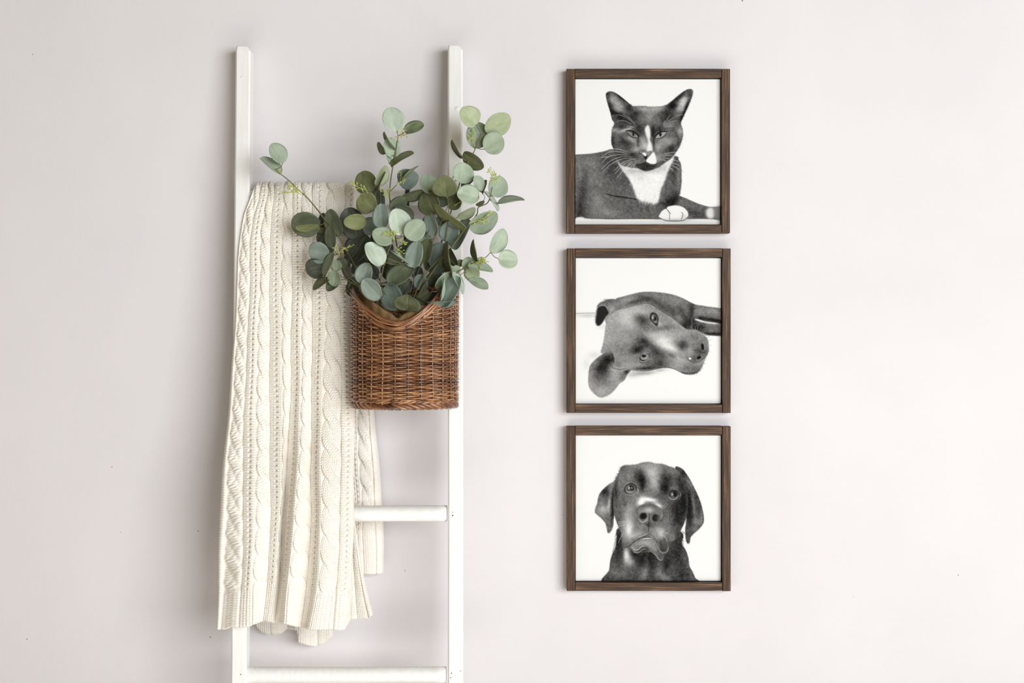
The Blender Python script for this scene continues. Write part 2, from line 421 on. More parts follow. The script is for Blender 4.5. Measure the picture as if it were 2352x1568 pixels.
throw = thing('knitted_throw', (.66, -.1, ZT), 'cream cable-knit throw draped over the top rung of the white ladder', 'blanket')
pos, H = knit_panel('front_panel', FR, FT, front_depth, 454 - 31*5.0, hem_front, 0.82, front_wrap)
# relief follows the bend over the rung
m = pos[..., 2] > ZT
ang = np.arctan2(pos[..., 2]-ZT, (-pos[..., 1])-HT-H/1000)
out = H/1000*1.5
ang = np.clip(ang, 0, math.pi)
pos[..., 1] = np.where(m, -((-pos[..., 1]) - out + out*np.cos(ang)), pos[..., 1])
pos[..., 2] = np.where(m, pos[..., 2] + out*np.sin(ang), pos[..., 2])
# the stretch that hangs down behind the rung keeps clear of the wall
beh = (~m) & (np.arange(pos.shape[0])[:, None] < 195)
pos[..., 1] = np.where(beh, np.minimum(pos[..., 1], -.006), pos[..., 1])
child(throw, 'front_panel', grid_mesh('front_panel', pos), M['knit'])

def back_depth(Y, X):
    return .020 + .018*np.clip((Y-480)/700, 0, 1) + .004*np.sin(X/21) + .003*np.sin(Y/90)
BK = [(500, [586, 620, 660, 690, 720, 760, 785, 800, 812, 822], [0]*10), (900, [586, 620, 660, 690, 725, 770, 800, 815, 838, 848], [0, 4, -3, 4, -2, 3, 0, 3, 4, -4]),
      (1160, [586, 620, 660, 690, 730, 775, 806, 824, 855, 868], [0, 5, -4, 5, -2, 3, 0, 3, 6, -4]), (1330, [586, 620, 662, 686, 730, 778, 812, 832, 862, 879], [0, 6, -6, 6, -2, 3, 0, 4, 6, -4]),
      (1480, [584, 622, 660, 684, 730, 766, 812, 836, 864, 881], [0, 8, -8, 10, 4, 3, 0, 4, 6, -4])]
BT = [('rib', 4), ('cable', 60, 0), ('rib', 4), ('cable', 60, 20), ('rib', 4), ('edge', 3), ('rib', 2), ('cable', 58, 12), ('edge', 2)]
def hem_back(x):
    return np.interp(x, [580, 587, 600, 612, 626, 645, 656, 672, 682, 685, 700, 722, 740, 752, 762, 767, 772, 800, 836, 860, 881], [1432, 1440, 1452, 1458, 1459, 1456, 1446, 1447, 1450, 1478, 1482, 1487, 1480, 1470, 1464, 1440, 1380, 1324, 1320, 1320, 1317])
pos, _ = knit_panel('back_panel', BK, BT, back_depth, 500, hem_back, 1.5, None, 118., (True, True), 40)
child(throw, 'back_panel', grid_mesh('back_panel', pos), M['knit'])
# the corner turned back beside the front panel's right edge
FK = [(1195, [802, 807, 811, 813.5], [-4, -2, 0, 0]), (1300, [796, 812, 824, 829], [-14, -12, -8, -2]), (1416, [792, 822, 846, 855], [-16, -14, -8, 0])]
pos, _ = knit_panel('turned_corner', FK, [('edge', 3), ('edge', 3), ('edge', 1)], lambda Y, X: front_depth(Y, X) - .012, 1195, lambda x: np.interp(x, [790, 815, 848, 856], [1424, 1420, 1419, 1411]), 1.0, None, 0., (False, True), 7)
child(throw, 'turned_corner', grid_mesh('turned_corner', pos), M['knit'])
# ---------------------------------------------------------------- pencil drawings (flat print, computed as tones)
class Drawing:
    """A small pencil sketcher: soft tone shapes first, thousands of short fur strokes over them."""
    def __init__(s, x0, y0, x1, y1, res, seed):
        s.x0, s.y0, s.k, s.R = x0, y0, res / (x1 - x0), res
        s.h = int(round(res * (y1 - y0) / (x1 - x0)))
        s.rng = np.random.default_rng(seed)
        s.img = np.full((s.h, res), 0.965)
        yy, xx = np.mgrid[0:s.h, 0:res]
        s.X = xx / s.k + x0; s.Y = yy / s.k + y0
        s.P = 24
        fy = np.fft.fftfreq(s.h+48)[:, None]; fx = np.fft.rfftfreq(res+48)[None, :]
        s.f2 = fy * fy + fx * fx
    @staticmethod
    def spline(p, closed=True, n=8):
        p = np.array(p, float); m = len(p)
        if closed: q = np.vstack([p[-1:], p, p[:2]]); seg = m
        else: q = np.vstack([2*p[:1]-p[1:2], p, 2*p[-1:]-p[-2:-1]]); seg = m - 1
        t = np.linspace(0, 1, n, endpoint=False)[:, None]; out = []
        for i in range(seg):
            a, b, c, d = q[i], q[i+1], q[i+2], q[i+3]
            out.append(0.5*((2*b)+(c-a)*t+(2*a-5*b+4*c-d)*t*t+(3*b-a-3*c+d)*t**3))
        if not closed: out.append(p[-1:])
        return np.vstack(out)
    def blur(s, m, sig):
        sig *= s.k
        if sig < .3: return m
        P = s.P; q = np.pad(m, P, mode='edge')
        return np.fft.irfft2(np.fft.rfft2(q) * np.exp(-2*np.pi**2*sig*sig*s.f2), s=q.shape)[P:-P, P:-P]
    def mask(s, p, soft=0., sp=True):
        q = s.spline(p) if sp else np.array(p, float)
        q = (q - (s.x0, s.y0)) * s.k
        acc = np.zeros((s.h, s.R + 2)); SS = 2
        for (ax, ay), (bx, by) in zip(q, np.roll(q, -1, 0)):
            if ay == by: continue
            sg = 1.0 if by > ay else -1.0
            lo, hi = min(ay, by), max(ay, by)
            r = (np.arange(max(0, int(np.ceil(lo*SS-.5))), min(s.h*SS, int(np.ceil(hi*SS-.5))))+.5)/SS
            if len(r) == 0: continue
            x = np.clip(ax + (r-ay)*(bx-ax)/(by-ay), 0, s.R)
            i = x.astype(int); f = x - i; row = np.minimum(r.astype(int), s.h-1)
            np.add.at(acc, (row, i), sg*(1-f)/SS); np.add.at(acc, (row, i+1), sg*f/SS)
        m = np.clip(np.abs(np.cumsum(acc, 1)[:, :s.R]), 0, 1)
        return np.clip(s.blur(m, soft), 0, 1) if soft else m
    def tone(s, m, v, a=1.0): s.img += (v - s.img) * m * a
    def shape(s, p, v, soft=1., a=1., clip=None, sp=True):
        m = s.mask(p, soft, sp)
        if clip is not None: m = m * clip
        s.tone(m, v, a); return m
    def spot(s, x, y, rx, ry, v, a=.8, ang=0., clip=None):
        c, d = np.cos(np.radians(ang)), np.sin(np.radians(ang))
        u = ((s.X-x)*c + (s.Y-y)*d)/rx; w = (-(s.X-x)*d + (s.Y-y)*c)/ry
        m = np.exp(-(u*u+w*w))
        if clip is not None: m = m*clip
        s.tone(m, v, a)
    def disc(s, x, y, rx, ry, v, a=1., ang=0., soft=.12):
        c, d = np.cos(np.radians(ang)), np.sin(np.radians(ang))
        u = ((s.X-x)*c + (s.Y-y)*d)/rx; w = (-(s.X-x)*d + (s.Y-y)*c)/ry
        s.tone(np.clip((1-np.sqrt(u*u+w*w))/soft+.5, 0, 1), v, a)
    def splat(s, px, py, val, wt):
        x = (px-s.x0)*s.k-.5; y = (py-s.y0)*s.k-.5
        i = np.floor(x).astype(int); j = np.floor(y).astype(int); fx = x-i; fy = y-j
        num = np.zeros(s.h*s.R); den = np.zeros(s.h*s.R)
        for di, dj, w in ((0,0,(1-fx)*(1-fy)), (1,0,fx*(1-fy)), (0,1,(1-fx)*fy), (1,1,fx*fy)):
            I = i+di; J = j+dj; ok = (I >= 0)&(I < s.R)&(J >= 0)&(J < s.h)
            k = J[ok]*s.R+I[ok]; w = (w*wt)[ok]
            num += np.bincount(k, w*val[ok], s.h*s.R); den += np.bincount(k, w, s.h*s.R)
        num = num.reshape(s.h, s.R); den = den.reshape(s.h, s.R)
        a = 1-np.exp(-den)
        s.img = s.img*(1-a) + np.where(den > 1e-9, num/np.maximum(den, 1e-9), 0)*a
    def line(s, p, v, w=1., a=1., taper=True):
        q = s.spline(p, False, 14); w = w*.62
        d = np.r_[0, np.cumsum(np.hypot(*np.diff(q, axis=0).T))]
        n = max(8, int(d[-1]*s.k*2.2)); t = np.linspace(0, 1, n)
        x = np.interp(t*d[-1], d, q[:, 0]); y = np.interp(t*d[-1], d, q[:, 1])
        prof = np.sin(np.pi*np.clip(t*.92+.04, 0, 1))**.6 if taper else np.ones(n)
        m = max(1, int(round(w*s.k*2)))
        nx = -np.gradient(y); ny = np.gradient(x); L = np.hypot(nx, ny)+1e-9
        for o in (np.arange(m)-(m-1)/2)/max(m, 1)*w:
            s.splat(x+nx/L*o*prof, y+ny/L*o*prof, np.full(n, v), .62*a*prof)
    def fur(s, m, guides, n, length, sigma, a=.55, bias=0., curl=.25, passes=3, contrast=1.):
        if contrast != 1:
            mm = s.blur(m, .6); c = (s.img*mm).sum()/max(mm.sum(), 1); s.img = s.img + mm*(np.clip(c + (s.img-c)*contrast, .05, .95) - s.img)
        g = np.array(guides, float); src = s.blur(s.img, .8)
        ys, xs = np.nonzero(m > .5)
        for _ in range(passes):
            k = s.rng.integers(0, len(xs), n//passes)
            x = xs[k]+s.rng.random(len(k)); y = ys[k]+s.rng.random(len(k))
            X = x/s.k+s.x0; Y = y/s.k+s.y0
            w = 1/((X[:, None]-g[:, 0])**2+(Y[:, None]-g[:, 1])**2+9)**1.5
            dx = (w*g[:, 2]).sum(1); dy = (w*g[:, 3]).sum(1); ang = np.arctan2(dy, dx)+s.rng.normal(0, curl, len(k))
            L = length*s.rng.uniform(.5, 1.3, len(k)); bend = s.rng.normal(0, .3, len(k))
            val = src[ys[k], xs[k]] + s.rng.normal(bias, sigma, len(k))
            M = max(4, int(length*s.k*1.6)); t = np.linspace(0, 1, M)
            th = ang[:, None]+bend[:, None]*t
            PX = X[:, None]+np.cumsum(np.cos(th), 1)*(L[:, None]/M); PY = Y[:, None]+np.cumsum(np.sin(th), 1)*(L[:, None]/M)
            W = a*(np.sin(np.pi*(t*.85+.1))[None, :])*np.ones_like(PX)
            s.splat(PX.ravel(), PY.ravel(), np.clip(np.repeat(val, M), .03, 1), W.ravel())
        g = s.rng.normal(0, 1, s.img.shape); g = s.blur(g, .55); g /= g.std(); g2 = s.blur(s.rng.normal(0, 1, s.img.shape), 2.2); g2 /= g2.std()
        s.img += s.blur(m, .5)*(g*.035 + g2*.022)*np.clip(1.25-s.img, .3, 1)

def crop(ox, oy, sc): return lambda pts: [(ox+x/sc, oy+y/sc) for x, y in pts]
def guide(ox, oy, sc): return lambda pts: [(ox+x/sc, oy+y/sc, dx, dy) for x, y, dx, dy in pts]

def draw_cat(box, res):
    d = Drawing(*box, res, 5)
    C = crop(1285, 140, 3.824); H = crop(1380, 195, 6.817); G = guide(1285, 140, 3.824)
    B = crop(1320, 340, 6.918)
    def Sp(x, y, rx, ry, v, a=.8, ang=0, clip=None):
        (px, py), = H([(x, y)]); d.spot(px, py, rx/6.817, ry/6.817, v, a, ang, clip)
    # ledge the cat lies on
    d.shape(C([(100,1378),(160,1370),(220,1385),(420,1396),(700,1392),(900,1395),(1440,1388),(1440,1460),(100,1460)]), .955, .6, sp=False)
    body = d.mask(C([(90,824),(137,822),(280,812),(400,790),(460,772),(600,790),(1000,830),(1048,868),(1070,920),(1074,1060),(1062,1160),
        (1056,1183),(1110,1206),(1200,1246),(1290,1276),(1350,1284),(1450,1286),(1450,1397),(1330,1390),(1200,1388),(1000,1392),(700,1389),(420,1391),
        (250,1387),(200,1372),(150,1376),(90,1388)]), .5)
    d.tone(body, .37)
    def Sb(x, y, rx, ry, v, a=.8, ang=0):
        (px, py), = C([(x, y)]); d.spot(px, py, rx/3.824, ry/3.824, v, a, ang, body)
    for q in ((260,900,150,60,.47,.7,0),(170,1000,60,90,.46,.6,0),(300,1040,90,90,.46,.7,20),(200,1150,35,180,.25,.7,8),(185,1320,40,80,.20,.8,10),
              (420,880,70,60,.24,.7,0),(480,960,60,80,.25,.7,20),(560,1060,60,60,.30,.6,0),(330,1240,70,90,.50,.7,0),(430,1330,120,50,.52,.7,0),(640,1300,200,40,.34,.5,0),
              (500,1110,120,50,.36,.5,0),(1010,960,35,120,.27,.8,8),(1045,1060,16,120,.50,.5,0),(1010,1180,40,60,.24,.7,20),(960,1240,60,40,.17,.8,-30),(1150,1270,110,35,.40,.6,20),(1180,1340,90,40,.27,.7,10),
              (1000,1240,30,60,.13,.8,35),(1290,1345,60,40,.30,.6,0),(1380,1345,60,30,.36,.6,0)): Sb(*q)
    d.line(C([(380,1160),(480,1188),(600,1205),(720,1222),(860,1240),(950,1262)]), .14, 4, .45)
    d.line(C([(440,1182),(560,1196),(640,1212),(720,1226)]), .1, 3, .5)
    d.line(C([(160,1376),(400,1390),(700,1389),(1000,1392),(1250,1389),(1400,1394)]), .2, 1.6, .8)
    d.fur(body, G([(200,860,-1,-.05),(420,850,-1,.3),(300,1000,-.9,.5),(500,1000,-.5,.9),(220,1250,-.2,1),(330,1300,-.5,.9),(600,1290,-.9,.35),(800,1310,-1,.2),(1000,950,.6,.9),(1040,1080,.7,.9),(1150,1270,.9,.4),(1250,1340,.95,.3)]), 15000, 4.0, .085, contrast=1.5)
    # white chest
    chest = d.mask(C([(500,872),(560,925),(680,935),(760,955),(840,935),(920,890),(990,830),(1008,810),(1000,870),(962,950),(932,1040),(895,1130),(862,1243),(760,1234),(690,1214),(652,1130),(610,1040),(548,950)]), 1.3)
    d.tone(chest, .95)
    for x, y, rx, ry, v, a in ((620,965,70,28,.70,.7),(880,930,70,35,.72,.75),(700,1010,60,40,.82,.5),(760,965,120,18,.62,.6)):
        (px, py), = C([(x, y)]); d.spot(px, py, rx/3.824, ry/3.824, v, a, 0, chest)
    d.fur(chest, G([(600,960,.3,1),(760,1000,0,1),(900,960,-.3,1),(760,1200,0,1)]), 2600, 6, .05, .5)
    edge = np.clip(d.mask(C([(520,900),(700,1240),(870,1260),(1020,860),(940,900),(850,1150),(760,1190),(680,1130),(600,980)]), 1.), 0, 1)
    d.fur(np.clip(edge*body, 0, 1), G([(600,1000,.55,.9),(680,1180,.35,1),(930,1050,-.5,.9),(870,1200,-.4,1)]), 2600, 8, .12, .5, .0)
    # head
    head = d.mask(C([(480,545),(458,510),(446,455),(420,370),(406,310),(410,278),(442,264),(490,278),(560,328),(632,388),(660,396),(720,393),(800,400),(880,397),(935,384),(985,350),(1040,302),(1105,256),(1148,243),
        (1172,256),(1170,300),(1142,375),(1106,455),(1082,505),(1068,545),(1084,600),(1086,660),(1062,740),(1028,798),(985,852),(920,900),(850,945),(765,966),(690,944),(610,934),(545,900),(508,860),(476,780),(455,720),(455,650),(462,590)]), .4)
    d.tone(head, .36)
    S = lambda x, y, rx, ry, v, a=.8, ang=0: Sp(x, y, rx, ry, v, a, ang, head)
    for q in ((700,380,300,45,.66,.75,0),(560,340,90,30,.60,.6,0),(900,370,110,40,.62,.6,-10),(770,500,110,140,.50,.8,0),(620,560,70,100,.45,.6,0),(520,470,90,120,.22,.8,20),(1040,470,100,110,.20,.8,-20),(870,560,50,120,.40,.6,0),
              (280,350,120,120,.40,.5,0),(130,280,40,200,.12,.7,-12),(170,200,60,90,.46,.8,40),(250,290,110,60,.58,.8,35),(280,380,80,60,.55,.7,40),(330,190,180,28,.10,.85,35),(230,440,150,40,.10,.7,20),
              (430,360,60,60,.14,.8,0),(1290,270,60,110,.72,.85,25),(1250,370,80,60,.55,.8,20),(1380,140,50,60,.30,.7,0),(1230,180,200,26,.16,.8,-42),(1120,330,80,60,.10,.8,-40),(1330,360,28,160,.10,.8,22),(1270,520,40,60,.10,.8,10),
              (330,530,130,60,.12,.75,10),(240,560,60,40,.40,.5,0),(220,700,60,30,.66,.7,-15),(380,700,140,26,.68,.75,-18),(330,640,130,40,.22,.7,-10),(600,680,60,100,.18,.8,-15),(700,680,40,60,.2,.6,0),(820,720,36,110,.16,.85,0),(920,690,90,50,.22,.7,-20),
              (1080,620,100,30,.55,.6,-15),(1240,720,60,70,.62,.7,0),(1200,850,30,130,.26,.6,-10),(1100,760,100,60,.42,.6,0),(1060,900,140,70,.54,.7,-25),(1000,860,80,50,.56,.7,0),(1100,1000,80,60,.20,.8,-40),(900,960,60,90,.56,.8,30),
              (250,860,50,60,.46,.7,0),(180,930,40,130,.20,.7,0),(360,900,150,90,.24,.75,10),(480,850,110,40,.60,.75,25),(560,950,70,90,.52,.7,20),(640,860,50,60,.52,.7,0),(690,960,60,110,.68,.85,10),(580,880,20,110,.18,.6,0),(830,900,14,120,.22,.7,0),
              (600,1110,130,90,.42,.8,0),(560,1010,70,40,.62,.7,-20),(480,1100,110,60,.20,.7,0),(560,1200,120,40,.46,.6,0),(900,1140,60,60,.62,.7,0),(950,1120,60,60,.48,.5,0),(300,1110,120,60,.14,.6,20),(1050,1150,90,50,.26,.6,-30)): S(*q)
    d.fur(head, [(a, b, c, e) for a, b, c, e in guide(1380,195,6.817)([(700,360,0,-1),(760,520,.1,-1),(560,520,-.5,-.9),(980,520,.5,-.9),(200,250,.7,-.7),(270,360,.8,-.6),(1280,250,.95,.3),(1230,360,.9,.4),(1150,250,.6,-.8),(360,200,.8,.6),
        (300,700,-.9,.15),(350,900,-.6,.8),(250,1000,-.6,.8),(560,900,-.3,.95),(690,960,0,1),(1080,900,.8,.6),(1150,1000,.7,.7),(900,1000,.4,.9),(600,1120,-.7,.7),(1220,750,.6,.7)])], 11000, 3.2, .085, contrast=1.5)
    # blaze and muzzle
    d.shape(H([(735,625),(768,680),(778,790),(770,860),(800,940),(812,1040),(795,1085),(745,1068),(712,1040),(728,950),(740,880),(706,780),(686,700),(700,660)]), .94, 1.5)
    d.shape(H([(820,1048),(852,1088),(874,1205),(830,1252),(765,1242),(706,1200),(722,1160),(775,1100)]), .96, 1.1)
    d.shape(H([(540,1250),(620,1236),(700,1212),(780,1240),(870,1248),(830,1300),(760,1335),(690,1345),(610,1315)]), .17, 1.0)
    d.fur(d.mask(H([(540,1250),(620,1236),(700,1212),(780,1240),(870,1248),(830,1300),(760,1335),(690,1345),(610,1315)]), .6), guide(1380,195,6.817)([(700,1280,.2,1)]), 700, 2.4, .07, .5)
    d.line(H([(700,1150),(703,1200),(640,1240),(560,1252)]), .1, 1.6); d.line(H([(703,1200),(780,1245),(860,1245),(980,1205)]), .14, 1.5)
    # nose
    d.shape(H([(600,1035),(650,1010),(710,1040),(800,1030),(806,1060),(770,1095),(730,1150),(700,1165),(680,1125),(640,1090),(605,1065)]), .55, .6)
    d.spot(*H([(660,1030)])[0], 8, 3.5, .30, .6); d.spot(*H([(780,1050)])[0], 3.5, 2.4, .45, .7)
    d.shape(H([(650,1068),(690,1060),(715,1090),(705,1120),(670,1100)]), .92, .5)
    d.shape(H([(672,1110),(700,1120),(730,1095),(722,1150),(700,1168),(684,1148)]), .07, .5)
    d.line(H([(596,1030),(606,1065),(650,1092),(680,1130)]), .1, 1.6); d.line(H([(806,1055),(770,1090),(735,1125)]), .2, 1.3)
    # eyes
    for out, iris, pup, lids in (
        ([(405,738),(455,728),(530,752),(584,798),(580,832),(520,826),(455,792)], .50, (508,770,15,44), ([(385,716),(470,718),(545,752),(590,800),(578,832)], [(400,735),(450,790),(515,824),(580,832)])),
        ([(848,832),(872,790),(930,752),(1036,722),(1002,790),(935,832),(862,842)], .62, (932,776,17,44), ([(846,838),(866,790),(925,748),(1042,722)], [(850,838),(930,834),(1000,792),(1040,726)]))):
        (ex, ey), = H([(out[0][0]*.5+out[3][0]*.5, out[0][1]*.5+out[3][1]*.5)])
        d.shape(H(out), iris, .35)
        px, py, rx, ry = pup; (qx, qy), = H([(px, py-14)]); d.disc(qx, qy, rx/6.817*1.1, ry/6.817, .06, soft=.3)
        d.line(H(lids[0]), .05, 5.2); d.line(H(lids[0]), .05, 3.4); d.line(H(lids[1]), .06, 2.2)
    d.line(H([(455,745),(500,745),(550,770)]), .3, 2.0, .6); d.line(H([(900,775),(960,745),(1010,738)]), .35, 2.2, .6); d.line(H([(950,750),(1000,742)]), .95, 1.4, .6)
    d.line(H([(840,855),(930,850),(1000,810)]), .55, 1.4, .7); d.line(H([(430,790),(500,838),(585,845)]), .6, 1.4, .7)
    # brow and ear hairs, whiskers
    for p in ([(180,480),(290,468),(400,510),(480,570),(520,610)],[(340,455),(430,500),(490,560),(525,600)],[(250,565),(340,555),(420,580),(475,615)],[(400,640),(460,645),(505,660)],[(965,610),(1020,560),(1095,460)],[(970,630),(1060,560),(1180,490)],[(980,640),(1080,580),(1200,550)],[(990,660),(1090,650),(1170,645)],
              [(180,475),(165,530),(205,590)],[(1180,490),(1250,465),(1300,475)]): d.line(H(p), .82, 1.0, .7)
    for i in range(34):
        t = d.rng.random(); j = lambda: d.rng.normal(0, 16)
        d.line(H([(150+t*120+j(),250+t*180+j()),(190+t*120+j(),200+t*150+j()),(230+t*130+j(),190+t*150)]), d.rng.uniform(.55, .85), .7, .4)
        d.line(H([(1200+60*(1-t)+j(),230+t*140+j()),(1270+50*(1-t)+j(),190+t*170),(1320-30*t+50*(1-t)+j(),200+t*200+j())]), d.rng.uniform(.6, .95), .7, .42)
    for p in ([(0,1050),(120,1010),(260,1005),(430,1050)],[(10,1120),(130,1050),(250,1040),(430,1080)],[(10,1230),(110,1130),(260,1095),(460,1100)],[(0,1330),(140,1200),(300,1130),(510,1125)],[(20,1370),(160,1240),(330,1160),(500,1150)],[(200,1350),(330,1230),(430,1180),(540,1155)],[(210,1400),(330,1270),(470,1180)],
              [(230,1480),(340,1350),(500,1215)],[(380,1300),(440,1240),(490,1190)],[(450,1300),(490,1260),(510,1240)],[(500,1300),(520,1265),(535,1230)],[(-20,1140),(60,1128),(140,1125)],
              [(980,1085),(1080,1065),(1180,1052)],[(985,1110),(1080,1100),(1120,1100)],[(970,1145),(1040,1150),(1080,1155)],[(930,1170),(1000,1180),(1040,1200)],[(1090,1220),(1180,1240),(1250,1275)],[(1060,1290),(1110,1320),(1150,1365)],[(1110,1255),(1180,1295),(1240,1330)],[(1090,1160),(1170,1185),(1240,1200)]): d.line(H(p), .90, 1.05, .85)
    d.line(H([(1250,1330),(1280,1350),(1305,1375)]), .5, .8, .6)
    # paws
    for p, v in (([(1465,960),(1510,928),(1600,915),(1690,930),(1760,970),(1806,1040),(1790,1110),(1720,1155),(1600,1162),(1500,1155),(1480,1080)], .95), ([(1335,1095),(1380,1010),(1440,972),(1490,985),(1512,1060),(1508,1140),(1440,1150),(1380,1130)], .94)):
        d.shape(B(p), v, .5)
    d.spot(*B([(1600,1150)])[0], 32, 4, .74, .7); d.spot(*B([(1740,1110)])[0], 9, 9, .8, .6)
    d.line(B([(1462,970),(1500,1020),(1530,1055)]), .12, 2.0); d.line(B([(1505,1040),(1512,1100),(1505,1150)]), .3, 1.6); d.line(B([(1690,1020),(1722,1050),(1712,1100),(1690,1150)]), .35, 2.4, .8)
    d.line(B([(1335,1100),(1440,1156),(1520,1162),(1640,1164),(1740,1150),(1800,1095)]), .12, 2.0)
    d.line(B([(1335,1090),(1380,1010),(1450,965)]), .3, 1.2, .6)
    d.shape(B([(2090,1060),(2100,990),(2150,950),(2210,970),(2225,1060),(2200,1120),(2130,1120)]), .88, 2.2)
    d.shape(B([(2225,950),(2400,940),(2400,1130),(2240,1120)]), .55, 3.5, .7)
    d.line(B([(2060,940),(2200,938),(2320,945)]), .6, 1, .6)
    return d.img

def draw_lying_dog(box, res):
    d = Drawing(*box, res, 6)
    E = crop(1340, 660, 6.031); G = guide(1340, 660, 6.031)
    def S(x, y, rx, ry, v, a=.8, ang=0, clip=None):
        (px, py), = E([(x, y)]); d.spot(px, py, rx/6.031, ry/6.031, v, a, ang, clip)
    # edge of the bed and the soft shade beneath the head
    d.shape(E([(-150,360),(160,352),(160,380),(-150,385)]), .80, 3, .55)
    S(60,390,120,26,.72,.5); S(250,540,70,40,.86,.6)
    d.line(E([(-150,358),(160,352)]), .55, 1.6, .8, False); d.line(E([(1690,664),(1930,668)]), .45, 1.4, .8, False)
    S(800,1190,180,32,.55,.75,-4); S(680,1220,90,40,.78,.6); S(1050,1140,120,24,.70,.6); S(150,940,90,50,.82,.6); S(40,1060,50,80,.86,.6)
    body = d.mask(E([(440,165),(540,125),(660,92),(780,64),(900,56),(1050,64),(1220,90),(1360,138),(1480,200),(1560,234),(1700,258),(1960,312),(1960,500),(1820,488),(1700,472),(1600,442),(1540,436),
        (1620,474),(1760,500),(1960,520),(1960,664),(1700,656),(1600,610),(1450,590),(1380,545),(1250,440),(1100,335),(900,240),(700,260),(560,310),(480,300)]), .5)
    d.tone(body, .42)
    b = lambda *q: S(*q, clip=body)
    for q in ((600,200,130,70,.60,.7,-20),(720,190,160,34,.26,.85,-14),(860,120,160,45,.48,.5,0),(900,160,150,40,.24,.7,15),(1120,140,180,60,.46,.7,15),(1080,260,140,40,.30,.7,35),(1250,330,130,50,.28,.7,40),(1300,190,120,60,.52,.6,25),(1370,330,50,110,.26,.7,-30),
              (1430,260,60,90,.40,.6,0),(1500,310,40,120,.16,.85,0),(1480,470,90,60,.16,.8,20),(1600,330,90,70,.50,.7,10),(1800,330,120,40,.56,.7,12),(1800,450,150,26,.10,.9,10),(1640,430,60,30,.12,.8,20),(1330,420,30,90,.52,.6,-35),(1400,520,60,40,.14,.8,35),
              (1800,560,140,36,.40,.8,8),(1800,640,140,22,.14,.85,4),(1640,560,60,50,.18,.8,20),(1560,560,90,40,.14,.8,20)): b(*q)
    d.fur(body, G([(650,170,.9,-.3),(900,110,1,.1),(1150,150,.95,.3),(1250,330,.8,.6),(1600,320,1,.25),(1800,350,1,.2),(1800,580,1,.1),(1450,420,.3,.9)]), 7000, 4, .08, contrast=1.5)
    d.line(E([(1545,440),(1620,470),(1760,500),(1930,516)]), .66, 3.4, .55)
    d.shape(E([(300,400),(352,350),(420,350),(520,290),(520,420),(340,520),(300,470)]), .55, .6)
    # upper ear
    ear = d.mask(E([(520,250),(480,190),(400,158),(300,178),(205,228),(180,300),(163,420),(166,500),(206,536),(262,492),(304,420),(352,352),(410,366),(480,330),(530,300)]), .5)
    d.tone(ear, .46); S(330,190,150,34,.38,.7,-10,ear); S(400,290,50,45,.66,.8,0,ear); S(470,250,40,60,.50,.6,0,ear); S(180,360,18,120,.55,.6,0,ear)
    d.fur(ear, G([(300,200,-.8,-.4),(430,280,-.5,.6)]), 900, 4, .09)
    d.shape(E([(200,275),(240,258),(300,262),(348,346),(300,410),(262,480),(212,526),(172,490),(180,380)]), .12, .7)
    d.line(E([(190,290),(235,252),(300,256),(350,345)]), .72, 1.4, .7)
    for i in range(16):
        x, y = 300+i*11+d.rng.normal(0, 7), 200-abs(i-9)*1.5+d.rng.normal(0, 6); d.line(E([(x+40,y+10),(x,y-16),(x-34-d.rng.random()*20,y-26-d.rng.random()*14)]), d.rng.uniform(.25, .5), .8, .6)
    # head
    head = d.mask(E([(500,310),(560,290),(700,246),(800,226),(900,218),(1040,298),(1250,430),(1390,562),(1470,584),(1560,586),(1650,640),(1725,720),(1740,850),(1705,950),(1668,1060),(1610,1160),(1530,1204),(1400,1198),(1270,1135),(1150,1110),
        (1030,1125),(860,1156),(680,1146),(520,1132),(440,1085),(400,1010),(245,905),(262,820),(285,700),(310,500),(335,420),(410,352)]), .5)
    d.tone(head, .56)
    h = lambda *q: S(*q, clip=head)
    for q in ((600,420,190,130,.72,.85,20),(760,330,160,70,.70,.7,10),(430,420,90,80,.62,.6,0),(330,700,60,240,.66,.6,0),(560,640,200,110,.62,.6,0),(820,450,110,70,.28,.85,15),(860,540,110,60,.40,.7,10),(800,620,260,50,.50,.6,-4),(760,790,220,100,.42,.6,-20),(560,860,200,80,.48,.5,0),
              (860,760,120,60,.22,.8,25),(760,860,100,60,.18,.85,-20),(1000,880,80,120,.26,.8,-20),(1100,950,100,90,.34,.7,0),(1000,340,60,40,.55,.6,40),(1180,470,180,50,.52,.7,35),(1280,480,120,40,.62,.6,30),(1100,560,140,34,.38,.7,-8),(1050,510,50,50,.62,.7,0),
              (1100,730,160,90,.80,.85,10),(1200,830,150,50,.84,.8,20),(1000,660,120,50,.68,.6,0),(1330,640,170,50,.62,.7,0),(1380,800,80,70,.28,.85,0),(1470,720,60,60,.54,.5,0),(1560,690,110,50,.44,.7,20),(1690,740,50,80,.50,.6,0),(1290,980,120,40,.66,.8,25),(1230,950,60,20,.34,.7,30),
              (1130,1050,100,60,.48,.6,0),(1040,1060,120,50,.30,.8,0),(900,1040,120,60,.36,.6,0),(860,1120,180,26,.22,.85,-4),(1330,1090,120,60,.62,.7,20),(1500,1120,150,60,.40,.7,0),(1560,1180,100,30,.34,.7,-20),(1400,1190,110,20,.28,.7,0),(600,1080,160,50,.60,.7,0),(480,1050,40,60,.44,.6,0),
              (700,960,70,60,.50,.5,0),(340,860,60,60,.50,.5,0),(560,1000,120,60,.52,.5,0)): h(*q)
